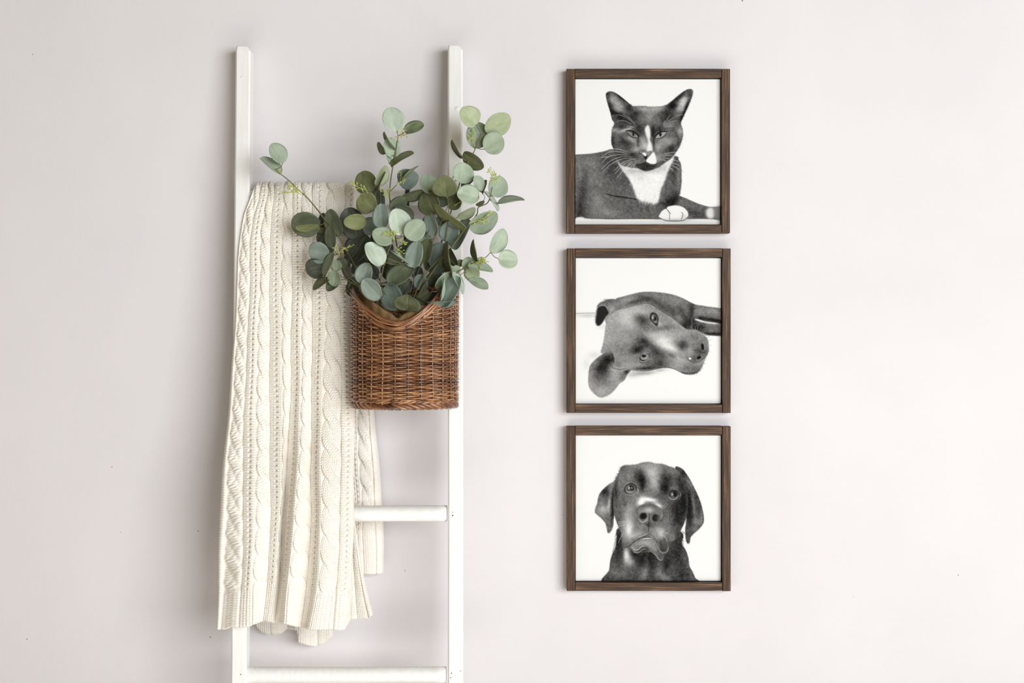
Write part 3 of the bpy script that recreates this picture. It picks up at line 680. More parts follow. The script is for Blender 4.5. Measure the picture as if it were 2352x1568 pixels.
    d.fur(head, G([(600,420,-.8,-.55),(760,350,-.8,-.6),(400,420,-.7,-.6),(330,700,-.9,.2),(560,650,-1,0),(560,880,-.9,.4),(800,600,-1,.1),(820,450,-.7,-.7),(860,760,-.6,-.7),(760,860,-.7,.6),(1100,700,-.9,-.4),(1250,820,-.85,-.5),(1350,650,-.8,-.5),(1180,480,.8,.5),(1100,950,-.3,1),(900,1090,-.4,.9),(600,1080,-.6,.8),(1400,1100,.6,.8),(1550,1100,.7,.7),(1600,700,.6,-.7)]), 17000, 3.6, .085, contrast=1.5)
    # lower ear
    le = d.mask(E([(370,880),(260,925),(150,1010),(82,1100),(64,1240),(70,1370),(130,1462),(230,1526),(350,1490),(430,1422),(500,1335),(570,1282),(612,1200),(655,1150),(520,1138),(440,1080),(420,960)]), .5)
    d.tone(le, .52)
    l = lambda *q: S(*q, clip=le)
    for q in ((330,1000,90,80,.16,.9,-20),(250,1120,120,110,.16,.9,-30),(210,1220,140,80,.34,.7,-20),(130,1050,50,90,.50,.7,30),(100,1300,50,140,.58,.7,0),(250,1440,170,70,.62,.7,-20),(420,1250,110,80,.60,.7,-30),(420,1120,70,60,.62,.7,40),(600,1170,40,40,.18,.85,0),(540,1240,60,40,.40,.6,-30),(320,1310,90,60,.42,.6,0),(420,960,50,60,.2,.8,0)): l(*q)
    d.fur(le, G([(250,1050,.4,1),(120,1250,.25,1),(250,1430,.45,1),(420,1280,-.35,1),(520,1200,-.6,.8)]), 4200, 4, .085, contrast=1.5)
    d.line(E([(290,1020),(350,1010),(420,990)]), .08, 3, .7); d.line(E([(440,1130),(520,1135),(600,1130),(650,1150)]), .14, 1.8, .8); d.line(E([(470,1118),(560,1122),(640,1128)]), .74, 1.8, .6)
    d.line(E([(360,1060),(400,1110),(440,1135)]), .2, 1.6, .7); d.line(E([(650,1150),(860,1160),(1030,1128),(1150,1112),(1260,1134),(1400,1200),(1530,1206)]), .15, 1.6, .75)
    d.line(E([(560,295),(700,250),(900,222),(1050,305),(1250,432),(1390,562)]), .2, 1.6, .6)
    # eyes
    d.shape(E([(935,358),(990,345),(1036,400),(1036,470),(1018,535),(960,490),(922,430)]), .12, .8)
    d.disc(*E([(985,425)])[0], 7.2, 10.5, .34, 1, -18, .3); d.disc(*E([(985,430)])[0], 4.2, 5.5, .07, 1, 0, .4); d.spot(*E([(1000,478)])[0], 4.5, 3.2, .62, .8); d.spot(*E([(962,415)])[0], 2.8, 4.4, .80, .9)
    d.line(E([(950,350),(1005,375),(1034,430),(1030,490),(1010,530)]), .06, 1.6); d.line(E([(962,340),(1020,368),(1046,430)]), .72, 1.2, .7); d.line(E([(930,460),(965,510),(1010,540)]), .70, 1.6, .8); d.line(E([(920,440),(930,380),(960,345)]), .12, 1.8, .8)
    d.disc(*E([(840,965)])[0], 12.2, 9.6, .10, 1, -22, .25); d.disc(*E([(845,962)])[0], 9.8, 7.0, .56, 1, -22, .3); d.disc(*E([(838,945)])[0], 5.2, 4.2, .07, 1, -20, .4); d.spot(*E([(850,922)])[0], 4, 2, .74, .8); d.spot(*E([(862,985)])[0], 5, 2.4, .70, .7)
    d.line(E([(772,1000),(782,955),(830,915),(900,900)]), .78, 1.4, .8); d.line(E([(780,1010),(830,1030),(890,1000),(912,940)]), .80, 1.5, .8); d.line(E([(765,1010),(800,1045),(850,1040)]), .1, 1.6, .8); d.line(E([(900,900),(922,930),(905,980)]), .1, 1.4, .8)
    # nose
    nose = d.mask(E([(1425,955),(1440,860),(1500,790),(1590,750),(1650,738),(1700,790),(1738,850),(1715,930),(1660,990),(1590,1030),(1530,1042),(1465,1010)]), 1.4)
    d.tone(nose, .46); S(1480,890,60,70,.70,.85,20,nose); S(1590,880,70,60,.30,.8,0,nose); S(1660,900,60,50,.28,.8,0,nose); S(1540,990,50,40,.30,.8,0,nose); S(1570,800,40,30,.5,.6,0,nose)
    d.fur(nose, G([(1550,880,.6,.7)]), 700, 2, .05, .4)
    d.disc(*E([(1652,820)])[0], 3.4, 8.0, .05, 1, -8, .5); d.disc(*E([(1602,972)])[0], 5, 3.6, .05, 1, -25, .5)
    d.line(E([(1640,760),(1680,800),(1678,870),(1650,880)]), .62, 1.3, .7); d.line(E([(1600,890),(1635,905),(1672,910)]), .1, 1.3, .8); d.line(E([(1635,905),(1620,880)]), .12, 1.2, .7); d.line(E([(1570,990),(1580,1020),(1640,990),(1665,955)]), .58, 1.2, .7)
    d.line(E([(1440,985),(1500,1035),(1560,1042),(1650,1000),(1720,930),(1735,850)]), .16, 1.6, .8); d.disc(*E([(1478,985)])[0], 2.8, 2.4, .99, 1, 20, .5)
    d.line(E([(1200,900),(1270,950),(1310,1010)]), .42, 1.6, .6); d.line(E([(1290,960),(1330,1000)]), .85, 1.6, .6)
    for p in ([(1500,575),(1508,500),(1500,420)],[(1520,580),(1500,540),(1478,560)],[(1560,585),(1552,550),(1545,535)],[(1590,595),(1585,555),(1575,530)],[(1615,605),(1630,570),(1640,545)],[(1640,625),(1660,580),(1700,562)],[(1660,640),(1680,600),(1690,580)]): d.line(E(p), .66, 1.0, .8)
    for x, y, u, w in ((1735,740,40,-20),(1742,800,38,0),(1730,880,38,12),(1665,1050,34,16),(1640,1110,26,22),(1560,1195,6,26),(1690,980,30,10),(1720,700,34,-30),(1610,1150,24,26)): d.line(E([(x,y),(x+u*.6,y+w*.5),(x+u,y+w)]), .45, .9, .7)
    for i in range(60):
        x = 640+i*7+d.rng.normal(0, 20); y = 1190+d.rng.normal(0, 28)-i*.7; d.line(E([(x,y),(x+30,y-3),(x+60,y-8)]), .62, .8, .3)
    return d.img

def draw_sitting_dog(box, res):
    d = Drawing(*box, res, 7)
    L = crop(1355, 1050, 5.407); G = guide(1355, 1050, 5.407)
    def S(x, y, rx, ry, v, a=.8, ang=0, clip=None):
        (px, py), = L([(x, y)]); d.spot(px, py, rx/5.407, ry/5.407, v, a, ang, clip)
    body = d.mask(L([(350,880),(330,1000),(315,1120),(275,1200),(250,1290),(236,1400),(205,1600),(1335,1600),(1310,1500),(1275,1420),(1238,1350),(1225,1250),(1190,1150),(1150,1095),(1140,1050),(1160,980),(1128,920),(1000,850),(600,850)]), .6)
    d.tone(body, .26)
    b = lambda *q: S(*q, clip=body)
    for q in ((450,1220,50,100,.80,.85,-10),(500,1300,70,60,.62,.7,-30),(320,1250,50,150,.30,.6,10),(350,1050,40,180,.13,.9,5),(390,1180,30,90,.18,.7,0),(290,1420,60,90,.40,.7,0),(420,1430,90,80,.42,.6,0),(560,1430,90,110,.30,.7,20),(690,1420,60,130,.48,.75,25),(640,1260,80,90,.15,.85,0),
              (760,1300,50,160,.13,.8,0),(860,1400,50,110,.40,.7,10),(1020,1360,60,110,.42,.6,30),(960,1320,50,100,.12,.8,0),(1100,1150,70,150,.16,.8,10),(1060,1250,60,140,.20,.6,0),(1180,1250,40,110,.30,.7,-10),(1150,1450,60,90,.20,.7,0),(1270,1480,30,90,.38,.7,-15),(930,1500,110,50,.50,.6,30),(560,1180,60,60,.12,.8,0),(1150,1000,30,60,.14,.7,0)): b(*q)
    d.fur(body, G([(330,1050,-.3,1),(450,1250,.4,1),(290,1400,-.1,1),(500,1400,.4,.9),(700,1420,-.3,1),(880,1400,.3,1),(1020,1400,.5,.9),(1120,1150,.35,1),(1200,1300,.2,1),(950,1500,.9,.5)]), 9500, 5.0, .085, contrast=1.5)
    for i in range(20):
        x, y = 335-i*3+d.rng.normal(0,4), 930+i*18; d.line(L([(x+18,y-14),(x,y),(x-18,y+20)]), .18, 1.0, .7)
        x, y = 1140+d.rng.normal(0,8), 920+i*9; d.line(L([(x-10,y-10),(x+8,y+6),(x+26,y+22)]), .18, 1.0, .6)
    # ears
    e1 = d.mask(L([(330,230),(300,290),(220,340),(130,430),(98,500),(86,570),(60,640),(64,692),(130,750),(185,815),(205,880),(218,940),(252,928),(285,860),(296,740),(310,640),(330,400)]), .5)
    d.tone(e1, .40)
    for q in ((190,430,60,70,.16,.85,-40),(130,560,50,80,.42,.6,0),(160,650,70,60,.62,.8,20),(230,600,20,160,.66,.7,8),(290,560,26,220,.07,.95,4),(280,330,30,90,.5,.6,25),(230,830,30,80,.40,.7,10),(120,690,50,26,.55,.6,30),(215,720,20,60,.3,.6,0)): S(*q, clip=e1)
    d.fur(e1, G([(180,450,-.5,.85),(150,640,.3,1),(240,700,.05,1),(280,500,-.1,1)]), 2000, 4, .08, contrast=1.5)
    e2 = d.mask(L([(1060,140),(1140,134),(1205,210),(1265,310),(1335,450),(1385,580),(1417,730),(1410,820),(1350,900),(1262,978),(1242,1058),(1216,1070),(1192,1020),(1184,900),(1196,770),(1180,500)]), .5)
    d.tone(e2, .26)
    for q in ((1190,260,50,140,.30,.7,-25),(1280,560,26,200,.50,.75,-8),(1240,640,36,200,.10,.9,0),(1350,600,40,140,.26,.7,-15),(1340,800,60,70,.46,.75,0),(1290,880,60,60,.42,.6,-30),(1225,960,24,80,.34,.7,0),(1390,760,16,110,.46,.7,0),(1160,200,60,40,.14,.8,35),(1230,300,26,80,.5,.6,-30)): S(*q, clip=e2)
    d.fur(e2, G([(1190,250,.5,.9),(1290,560,.2,1),(1350,700,.1,1),(1300,880,-.5,.9),(1220,980,-.1,1)]), 2600, 4.4, .08, contrast=1.5)
    # head
    head = d.mask(L([(385,120),(430,95),(500,92),(580,84),(640,66),(720,54),(820,74),(900,80),(980,108),(1070,142),(1140,230),(1180,360),(1215,520),(1210,680),(1180,800),(1135,900),(1080,1010),(1000,1060),(985,1130),(960,1180),(925,1200),(910,1262),(885,1282),(850,1270),(800,1205),(760,1180),
        (700,1178),(650,1170),(600,1190),(540,1180),(505,1130),(420,1118),(400,1060),(390,960),(352,870),(320,780),(296,700),(285,560),(300,400),(330,250),(365,170)]), .5)
    d.tone(head, .40)
    h = lambda *q: S(*q, clip=head)
    for q in ((520,200,140,80,.50,.6,0),(760,170,120,110,.66,.8,0),(800,330,60,130,.66,.75,-8),(700,110,260,34,.55,.6,0),(940,180,60,90,.34,.6,-20),(1020,190,80,60,.54,.6,20),(400,130,60,40,.30,.6,0),(630,250,60,90,.13,.9,-20),(650,350,30,90,.14,.8,0),(580,220,60,40,.30,.6,0),(930,380,60,90,.12,.9,10),(950,280,70,80,.20,.7,0),(1080,250,70,60,.36,.6,20),
              (1130,330,50,110,.20,.8,-20),(1160,560,60,200,.13,.85,0),(380,300,60,120,.46,.6,10),(320,430,30,180,.22,.7,0),(420,560,70,60,.30,.7,20),(390,620,60,110,.42,.7,0),(350,760,40,120,.36,.7,0),(460,760,50,190,.60,.8,10),(490,900,50,110,.88,.9,5),(520,640,70,110,.54,.6,20),(560,480,120,50,.46,.7,0),(720,470,130,60,.48,.7,0),
              (640,550,60,40,.92,.9,-35),(740,520,110,26,.90,.9,8),(850,590,60,26,.80,.9,30),(780,440,80,60,.42,.6,0),(850,480,60,60,.34,.6,0),(930,520,60,60,.36,.6,0),(1060,640,100,110,.18,.85,0),(1080,780,90,120,.20,.85,0),(980,720,50,130,.42,.7,0),(960,860,70,130,.44,.7,-5),(1060,900,80,80,.32,.7,0),(1030,980,60,80,.48,.7,20),
              (600,900,110,70,.46,.7,0),(560,960,100,40,.66,.7,-10),(640,860,70,50,.5,.6,0),(860,900,90,50,.56,.8,0),(880,960,50,70,.72,.8,0),(800,960,60,60,.56,.7,0),(450,1010,50,60,.50,.7,0),(440,1080,60,30,.36,.7,0),(900,1080,60,80,.30,.8,-10),(920,1140,50,40,.24,.8,0),(620,1070,110,40,.56,.8,-10),(740,1060,90,40,.58,.8,10),(760,1120,70,30,.70,.7,15),
              (560,1130,50,30,.50,.7,0),(700,1130,80,26,.28,.8,0),(870,1220,50,40,.34,.8,30),(660,1160,70,20,.22,.7,0),(1110,1000,40,90,.20,.8,0)): h(*q)
    d.fur(head, G([(720,150,0,-1),(500,180,-.5,-.8),(960,160,.4,-.9),(400,300,-.5,.85),(340,550,-.1,1),(420,620,0,1),(480,800,-.05,1),(560,950,-.5,.85),(780,330,0,-1),(620,260,-.4,-.9),(940,320,.4,-.9),(1100,400,.4,.9),(1090,700,.2,1),(980,780,.1,1),(1020,960,-.5,.8),(860,920,.4,.9),(640,540,-.5,.6),(850,590,.6,.5),(620,1070,-.6,.5),(900,1100,.15,1)]), 15000, 3.6, .085, contrast=1.5)
    # nose
    nose = d.mask(L([(588,690),(592,640),(640,592),(720,578),(800,590),(870,630),(905,680),(905,740),(870,790),(820,800),(790,820),(760,868),(715,862),(680,835),(640,800),(600,750)]), .9)
    d.tone(nose, .40)
    n = lambda *q: S(*q, clip=nose)
    for q in ((730,600,120,30,.34,.7,0),(740,655,90,34,.78,.85,0),(660,660,60,30,.62,.7,-25),(640,630,40,30,.42,.5,0),(820,680,40,60,.40,.6,0),(880,720,26,60,.52,.6,0),(700,760,26,60,.62,.7,0),(760,770,24,60,.46,.6,0),(720,840,50,40,.24,.8,0)): n(*q)
    d.fur(nose, G([(740,700,.5,.8)]), 700, 1.8, .05, .4)
    d.disc(*L([(662,728)])[0], 8.2, 7.4, .06, 1, -15, .45); d.disc(*L([(812,750)])[0], 7.2, 8.2, .09, 1, 10, .5); d.spot(*L([(845,755)])[0], 5, 7, .30, .8)
    d.line(L([(738,690),(735,780),(728,880),(722,930)]), .07, 2.0); d.line(L([(596,760),(625,790),(655,808),(690,790),(712,765)]), .92, 1.6, .75); d.line(L([(582,690),(590,640),(640,592)]), .22, 1.6, .7); d.line(L([(905,660),(920,700),(900,760),(860,800)]), .24, 1.6, .7); d.line(L([(885,700),(895,730),(880,770)]), .72, 1.6, .6)
    # mouth
    d.line(L([(415,1115),(470,1112),(520,1075),(570,1035),(640,1000),(700,972),(735,955)]), .10, 2.2, .85); d.line(L([(640,1002),(700,990),(760,1000),(800,1030)]), .24, 1.6, .7); d.line(L([(590,1000),(660,975),(720,950)]), .84, 1.6, .7); d.line(L([(650,1018),(720,1008),(770,1006)]), .92, 2.6, .8)
    d.line(L([(735,935),(790,990),(830,1050),(850,1120),(880,1180),(925,1192)]), .2, 1.6, .7); d.line(L([(835,1080),(860,1150),(905,1192),(960,1170),(978,1110)]), .82, 1.4, .75)
    d.line(L([(505,1130),(540,1178),(600,1188),(650,1150),(700,1140)]), .72, 1.6, .8); d.line(L([(520,1110),(550,1150),(600,1145),(640,1110),(690,1106)]), .88, 2.2, .6); d.line(L([(770,1180),(820,1215),(855,1268),(890,1282),(910,1255)]), .78, 1.5, .8); d.line(L([(510,1145),(560,1205),(640,1190)]), .1, 2.2, .7)
    d.line(L([(985,1120),(990,1060),(1050,1040),(1110,970)]), .2, 1.8, .7); d.line(L([(960,600),(990,700),(1000,820)]), .22, 1.6, .5)
    # eyes
    d.shape(L([(425,405),(450,350),(510,328),(560,350),(575,400),(545,445),(490,455),(445,435)]), .18, .8)
    d.disc(*L([(500,392)])[0], 11.5, 11.0, .52, 1, 0, .25); d.disc(*L([(502,384)])[0], 8.4, 8.4, .07, 1, 0, .5); d.spot(*L([(482,378)])[0], 2.6, 4.2, .9, .9); d.spot(*L([(518,378)])[0], 2.0, 2.8, .7, .8); d.spot(*L([(500,425)])[0], 7, 3, .72, .7)
    d.line(L([(428,410),(450,348),(510,325),(562,348),(580,400)]), .06, 2.2); d.line(L([(425,405),(450,440),(500,455),(550,440)]), .1, 1.8); d.line(L([(440,452),(500,466),(560,440),(580,400)]), .76, 1.6, .7); d.line(L([(400,400),(430,340),(510,305),(570,320)]), .64, 1.6, .5); d.line(L([(590,380),(600,420),(580,460)]), .75, 2.4, .6)
    d.shape(L([(985,475),(1000,430),(1050,405),(1090,430),(1095,475),(1065,512),(1015,510)]), .13, .8)
    d.disc(*L([(1042,462)])[0], 9.8, 9.6, .26, 1, 0, .25); d.disc(*L([(1044,458)])[0], 7.2, 7.4, .06, 1, 0, .5); d.spot(*L([(1022,458)])[0], 2.6, 4.2, .85, .9); d.spot(*L([(1042,496)])[0], 6, 2.4, .50, .7)
    d.line(L([(988,480),(1000,430),(1050,404),(1098,432)]), .05, 2.2); d.line(L([(980,490),(1020,520),(1070,512),(1100,465)]), .86, 1.5, .8); d.line(L([(1040,392),(1090,408),(1130,450),(1120,490)]), .78, 2.0, .7); d.line(L([(1060,396),(1105,420),(1130,455)]), .12, 1.6, .7)
    for p in ([(905,610),(930,590),(950,570)],[(918,632),(945,605),(972,588)],[(330,808),(390,800),(440,796)],[(345,835),(390,820),(430,812)],[(350,858),(400,845),(435,828)],[(348,1070),(385,990),(425,922)],[(930,935),(960,942),(990,950)],[(905,965),(945,1005),(968,1058)]): d.line(L(p), .84, 1.0, .8)
    for i in range(22):
        a, b = d.rng.normal(0, 7), d.rng.normal(0, 7); d.line(L([(322+i*4+a,292-i*8+b),(306+i*4+a,284-i*8+b),(292+i*4+a-d.rng.random()*14,286-i*8+b)]), .3, .8, .45); d.line(L([(1070+i*7+a,142+i*6+b),(1094+i*7+a,140+i*7+b),(1114+i*7+a+d.rng.random()*14,146+i*8+b)]), .28, .8, .45)
    return d.img
# ---------------------------------------------------------------- the three framed drawings
def bevel_bar(x0, x1, z0, z1, h0, h1, c=.0012):
    """a wooden bar from depth h0 (back) to h1 (front), its front edges eased"""
    g = Geo(); along_x = (x1-x0) > (z1-z0)
    def ring(e, cc):
        return [Vector(q) for q in ((x0+cc, -e, z0+cc), (x1-cc, -e, z0+cc), (x1-cc, -e, z1-cc), (x0+cc, -e, z1-cc))]
    g.loft([ring(h0, 0), ring(h1-c, 0), ring(h1-c*.3, c*.35), ring(h1, c)])
    me = g.mesh('bar', False)
    co = np.empty(len(me.vertices)*3, np.float32); me.vertices.foreach_get('co', co); co = co.reshape(-1, 3)
    uv = np.stack([co[:, 0], co[:, 2] + co[:, 1]], 1) if along_x else np.stack([co[:, 2], co[:, 0] + co[:, 1]], 1)
    uv_from(me, uv); return me
def framed_drawing(box, draw, label):
    px0, py0, px1, py1 = box; f = .030; w = .0186
    a = P(px0, py1, f); b = P(px1, py0, f); x0, z0, x1, z1 = a.x, a.z, b.x, b.z
    root = thing('framed_drawing', ((x0+x1)/2, -.002, z0), label, 'picture', 'pet drawings in a column on the wall')
    gap = .0005; rw = .0192
    j = lambda: random.uniform(-.0004, .0004)
    child(root, 'stile', bevel_bar(x0, x0+w, z0+j(), z1+j(), .002, f), M['frame']); child(root, 'stile', bevel_bar(x1-w, x1, z0+j(), z1+j(), .002, f), M['frame'])
    child(root, 'rail', bevel_bar(x0+w+gap, x1-w-gap, z1-rw, z1+.0006, .002, f-.0012), M['frame']); child(root, 'rail', bevel_bar(x0+w+gap, x1-w-gap, z0, z0+rw, .002, f-.0012), M['frame'])
    # the print on its canvas, set back in the frame
    hc = .0165; cx0, cx1, cz0, cz1 = x0+w+.0012, x1-w-.0012, z0+rw+.0012, z1-rw-.0012
    t = (CAM_DIST-hc)/CAM_DIST; ix = lambda x: 1176+(x-CAM_X)*1000/t; iy = lambda z: 784-(z-CAM_Z)*1000/t
    bx = (ix(cx0), iy(cz1), ix(cx1), iy(cz0)); img = np.clip(draw(bx, 720), .02, 1)
    N = 352; rows, cols = img.shape
    yy = np.linspace(0, rows-1, N); xx = np.linspace(0, cols-1, N)
    k = np.array([.25, .5, .25]); sm = np.apply_along_axis(lambda q: np.convolve(np.pad(q, 1, 'edge'), k, 'valid'), 0, img); sm = np.apply_along_axis(lambda q: np.convolve(np.pad(q, 1, 'edge'), k, 'valid'), 1, sm)
    yi = yy.astype(int).clip(0, rows-2); fy = (yy-yi)[:, None]; xi = xx.astype(int).clip(0, cols-2); fx = (xx-xi)[None, :]
    S = (sm[yi][:, xi]*(1-fy)*(1-fx) + sm[yi+1][:, xi]*fy*(1-fx) + sm[yi][:, xi+1]*(1-fy)*fx + sm[yi+1][:, xi+1]*fy*fx)
    V = np.zeros((N+2, N+2, 3)); gx = np.r_[cx0, np.linspace(cx0+.001, cx1-.001, N), cx1]; gz = np.r_[cz1, np.linspace(cz1-.001, cz0+.001, N), cz0]
    V[..., 0] = gx[None, :]; V[..., 2] = gz[:, None]; V[..., 1] = -hc; V[0, :, 1] = V[-1, :, 1] = V[:, 0, 1] = V[:, -1, 1] = -.004
    me = grid_mesh('canvas', V); S = np.pad(S, 1, mode='edge'); L = np.where(S <= .04045, S/12.92, ((S+.055)/1.055)**2.4)*.885
    ca = me.color_attributes.new('print', 'FLOAT_COLOR', 'POINT'); c4 = np.ones((L.size, 4), np.float32); c4[:, :3] = L.ravel()[:, None]*np.array([1.0, .995, .985]); ca.data.foreach_set('color', c4.ravel())
    child(root, 'canvas', me, M['print'])
    return root
framed_drawing((1301, 158, 1677, 535), draw_cat, 'dark wood frame holding a pencil drawing of a lying cat with white chest')
framed_drawing((1302, 570.5, 1678.5, 948), draw_lying_dog, 'dark wood frame holding a pencil drawing of a dog lying on its side')
framed_drawing((1302, 979, 1678.5, 1357), draw_sitting_dog, 'dark wood frame holding a pencil portrait of an upright dark dog')
# ---------------------------------------------------------------- the wicker wall basket
BA, BB = .1145, .130                                  # half width and depth of its half-round plan
BH = .150                                             # its flat back, in front of the ladder and the throw
BX = 1.176 + (928.5-1176)/1000*.946
ZB = CAM_Z - .1448
def plan(s, dr=0.):
    """s: 0..1 round the plan; the first 0.6 is the round front from left to right, the rest the flat back"""
    s %= 1.0
    if s < .62:
        a = math.pi*(s/.62) ; return Vector((BX - (BA+dr)*math.cos(a), -(BH + .012 + (BB-.012+dr)*math.sin(a)**.92), 0))
    q = (s-.62)/.38; k = abs(2*q-1); e = .012*(1-math.sqrt(max(0, 1-k**8)))
    return Vector((BX + (BA+dr*(1-0))*(1-2*q), -(BH - dr + .012*k**10), 0))
def rim_z(x, s):
    d = abs(x - (BX - .0115)); z = .0302 + .0735*(d/.0968)**1.85
    if s % 1.0 >= .62: z = max(z, .116)
    return CAM_Z + min(z, .165)
basket = thing('wicker_basket', (BX, -BH-.06, ZB), 'reddish brown woven willow wall basket with scooped front hanging on the ladder', 'basket')
NS_F, NS_B = 13, 8
stakes = [.62*(i+.02)/(NS_F) for i in range(NS_F)] + [.62+.38*(i+.5)/NS_B for i in range(NS_B)]
stakes.sort(); NS = len(stakes)
for i, s in enumerate(stakes):
    p = plan(s); zt = rim_z(p.x, s) - .004; g = Geo(); zz = np.linspace(ZB+.004, zt, 10)
    jx = random.uniform(-.001, .001)
    g.tube([Vector((p.x + jx*math.sin(z*40), p.y, z)) for z in zz], [.0021*(1-.15*k/9) for k in range(10)], 6)
    child(basket, 'stake', g.mesh('stake'), M['wicker'])
pitch = .00405
row = 0; z = ZB + .017
while z < CAM_Z + .150:
    samples = []
    for i in range(NS):
        a = stakes[i]; b = stakes[(i+1) % NS] + (1 if i == NS-1 else 0); sg = 1 if (i+row) % 2 == 0 else -1
        for k in range(6):
            t = k/6; s = a+(b-a)*t; dr = .0042*sg*math.cos(math.pi*t)
            samples.append((s, dr, 1 + .1*math.sin(i*2.1+row*1.3)))
    samples.append((samples[0][0]+1, -samples[0][1] if NS % 2 else samples[0][1], 1))
    wob = random.uniform(0, 6); runs = [[]]
    for s, dr, q in samples:
        p = plan(s, dr); wz = z + .0007*math.sin(s*40+wob) + random.uniform(-.0003, .0003) + max(0, (z-CAM_Z+.03))*.42*(1 if s < .62 else 0)*((p.x-BX)/BA)**2*.6
        if wz < rim_z(p.x, s) - .003: runs[-1].append((Vector((p.x, p.y, wz)), .0022*q*random.uniform(.92, 1.10)))
        elif runs[-1]: runs.append([])
    g = Geo()
    for r in runs:
        if len(r) > 3: g.tube([p for p, _ in r], [q for _, q in r], 6)
    if g.v: child(basket, 'weaver', g.mesh('weaver'), M['wicker'])
    z += pitch*random.uniform(.96, 1.04); row += 1
# rim: rods laid along the scooped edge
for k in range(8):
    g = Geo(); pts, rad = [], []; ph = random.uniform(0, 6)
    for i in range(161):
        s = i/160*.62; p = plan(s)
        out = (p - Vector((BX, -BH-.05, 0))); out.z = 0; out.normalize()
        lane = (k-3.5)*.0029 + .0022*math.sin(i*.10+ph)                      # the rods cross one another a little
        pts.append(Vector((p.x, p.y, rim_z(p.x, s) + .001 + lane)) + out*(.0035 + .0022*math.cos(i*.10+ph) - .0012*abs(k-3.5)*.3)); rad.append(.00205+.0003*math.sin(i*.07+ph))
    g.tube(pts, rad, 6); child(basket, 'rim_rod', g.mesh('rim_rod'), M['wicker'])
for k in range(3):
    g = Geo(); pts = []
    for i in range(60):
        s = .62 + .38*i/59; p = plan(s); tw = i*.14+k*2.1; pts.append(Vector((p.x, p.y - .003*math.cos(tw), rim_z(p.x, s)+.005*math.sin(tw))))
    g.tube(pts, .0028, 6); child(basket, 'rim_rod', g.mesh('rim_rod'), M['wicker'])
# ends of the weaving rods tucked under the scoop
for i in range(10):
    s = .62*random.uniform(.12, .9); p = plan(s, .0035); zz = rim_z(p.x, s)-.010; q = plan(s+random.choice((-1, 1))*.04, .002); g = Geo()
    g.tube([Vector((p.x, p.y, zz)), Vector(((p.x+q.x)/2, (p.y+q.y)/2-.002, zz-.004)), Vector((q.x, q.y, zz-.007))], [.0021, .0022, .0016], 6); child(basket, 'rod_end', g.mesh('rod_end'), M['wicker'])
# foot: two slanting rows of rods plaited round the bottom edge
NP = 34
for i in range(NP):
    s0 = i/NP; g = Geo(); pts, rad = [], []
    for k in range(7):
        t = k/6; s = s0 + t*2.5/NP; p = plan(s, -.0030+.004*math.sin(math.pi*t)); pts.append(Vector((p.x, p.y, ZB + .0125 - .0115*(t*t*(3-2*t))))); rad.append(.0037*(1-.5*abs(2*t-1)**2))
    g.tube(pts, rad, 7); child(basket, 'foot_rod', g.mesh('foot_rod'), M['wicker'])
    g = Geo(); pts, rad = [], []
    for k in range(7):
        t = k/6; s = s0 + t*2.2/NP; p = plan(s, -.0015+.0025*math.sin(math.pi*t)); pts.append(Vector((p.x, p.y, ZB + .012 + .0095*t))); rad.append(.0029*(1-.3*abs(2*t-1)))
    g.tube(pts, rad, 6); child(basket, 'foot_rod', g.mesh('foot_rod'), M['wicker'])
g = Geo(); ring = [plan(i/48, -.004) for i in range(48)]
g.loft([[Vector((p.x, p.y, ZB+.004)) for p in ring], [Vector((p.x, p.y, ZB+.010)) for p in ring]]); child(basket, 'bottom', g.mesh('bottom', False), M['wicker'])
# ---------------------------------------------------------------- burlap cloth folded over inside the basket
def roll_py(x): return np.interp(x, [826, 840, 852, 866, 880, 895, 908, 914, 925, 940, 955, 970, 985, 1000], [676, 684, 693, 706, 716, 724, 733, 737, 733, 726, 719, 711, 704, 698])
rows, cols = 34, 120; V = np.zeros((rows, cols, 3)); uv = np.zeros((rows, cols, 2)); acc = 0; last = None
for j in range(cols):
    px = 822 + (1004-822)*j/(cols-1); hh = .24
    X = P(px, 0, hh).x; c = max(-1, min(1, (X-BX)/(BA-.010))); hf = BH + .012 + (BB-.024)*math.sqrt(1-c*c)**.95
    pinch = math.exp(-((px-913)/9)**2); r = (.0095 if px > 912 else .0075)*(1-.35*pinch)
    zc = P(px, float(roll_py(px)), hf).z; ctr = Vector((X, -(hf-r), zc))
    if last is not None: acc += (ctr-last).length
    last = ctr
    for i in range(rows):
        t = i/(rows-1)
        if t < .25: a = math.pi; q = ctr + Vector((0, r, -(.25-t)*.10)); L = -(.25-t)*.10
        elif t < .7: a = math.pi*(1-(t-.25)/.45); q = ctr + Vector((0, r*math.cos(math.pi-a)*-1*-1 if False else -r*math.cos(a), r*math.sin(a))); L = (t-.25)/.45*math.pi*r
        else: dn = (t-.7)/.3*(ctr.z-ZB-.014); q = ctr + Vector((0, -r + .016*min(1, dn*22), -dn)); L = math.pi*r + dn
        V[i, j] = (q.x, q.y + .0012*math.sin(px*.3+t*7), q.z + .001*math.sin(px*.21)); uv[i, j] = (acc + L*.35, L - acc*.35)
me = grid_mesh('burlap_cloth', V); uv_from(me, uv.reshape(-1, 2))
o = obj('burlap_cloth', me, M['burlap']); o['label'] = 'tan burlap cloth folded over inside the scooped mouth of the wicker basket'; o['category'] = 'cloth'
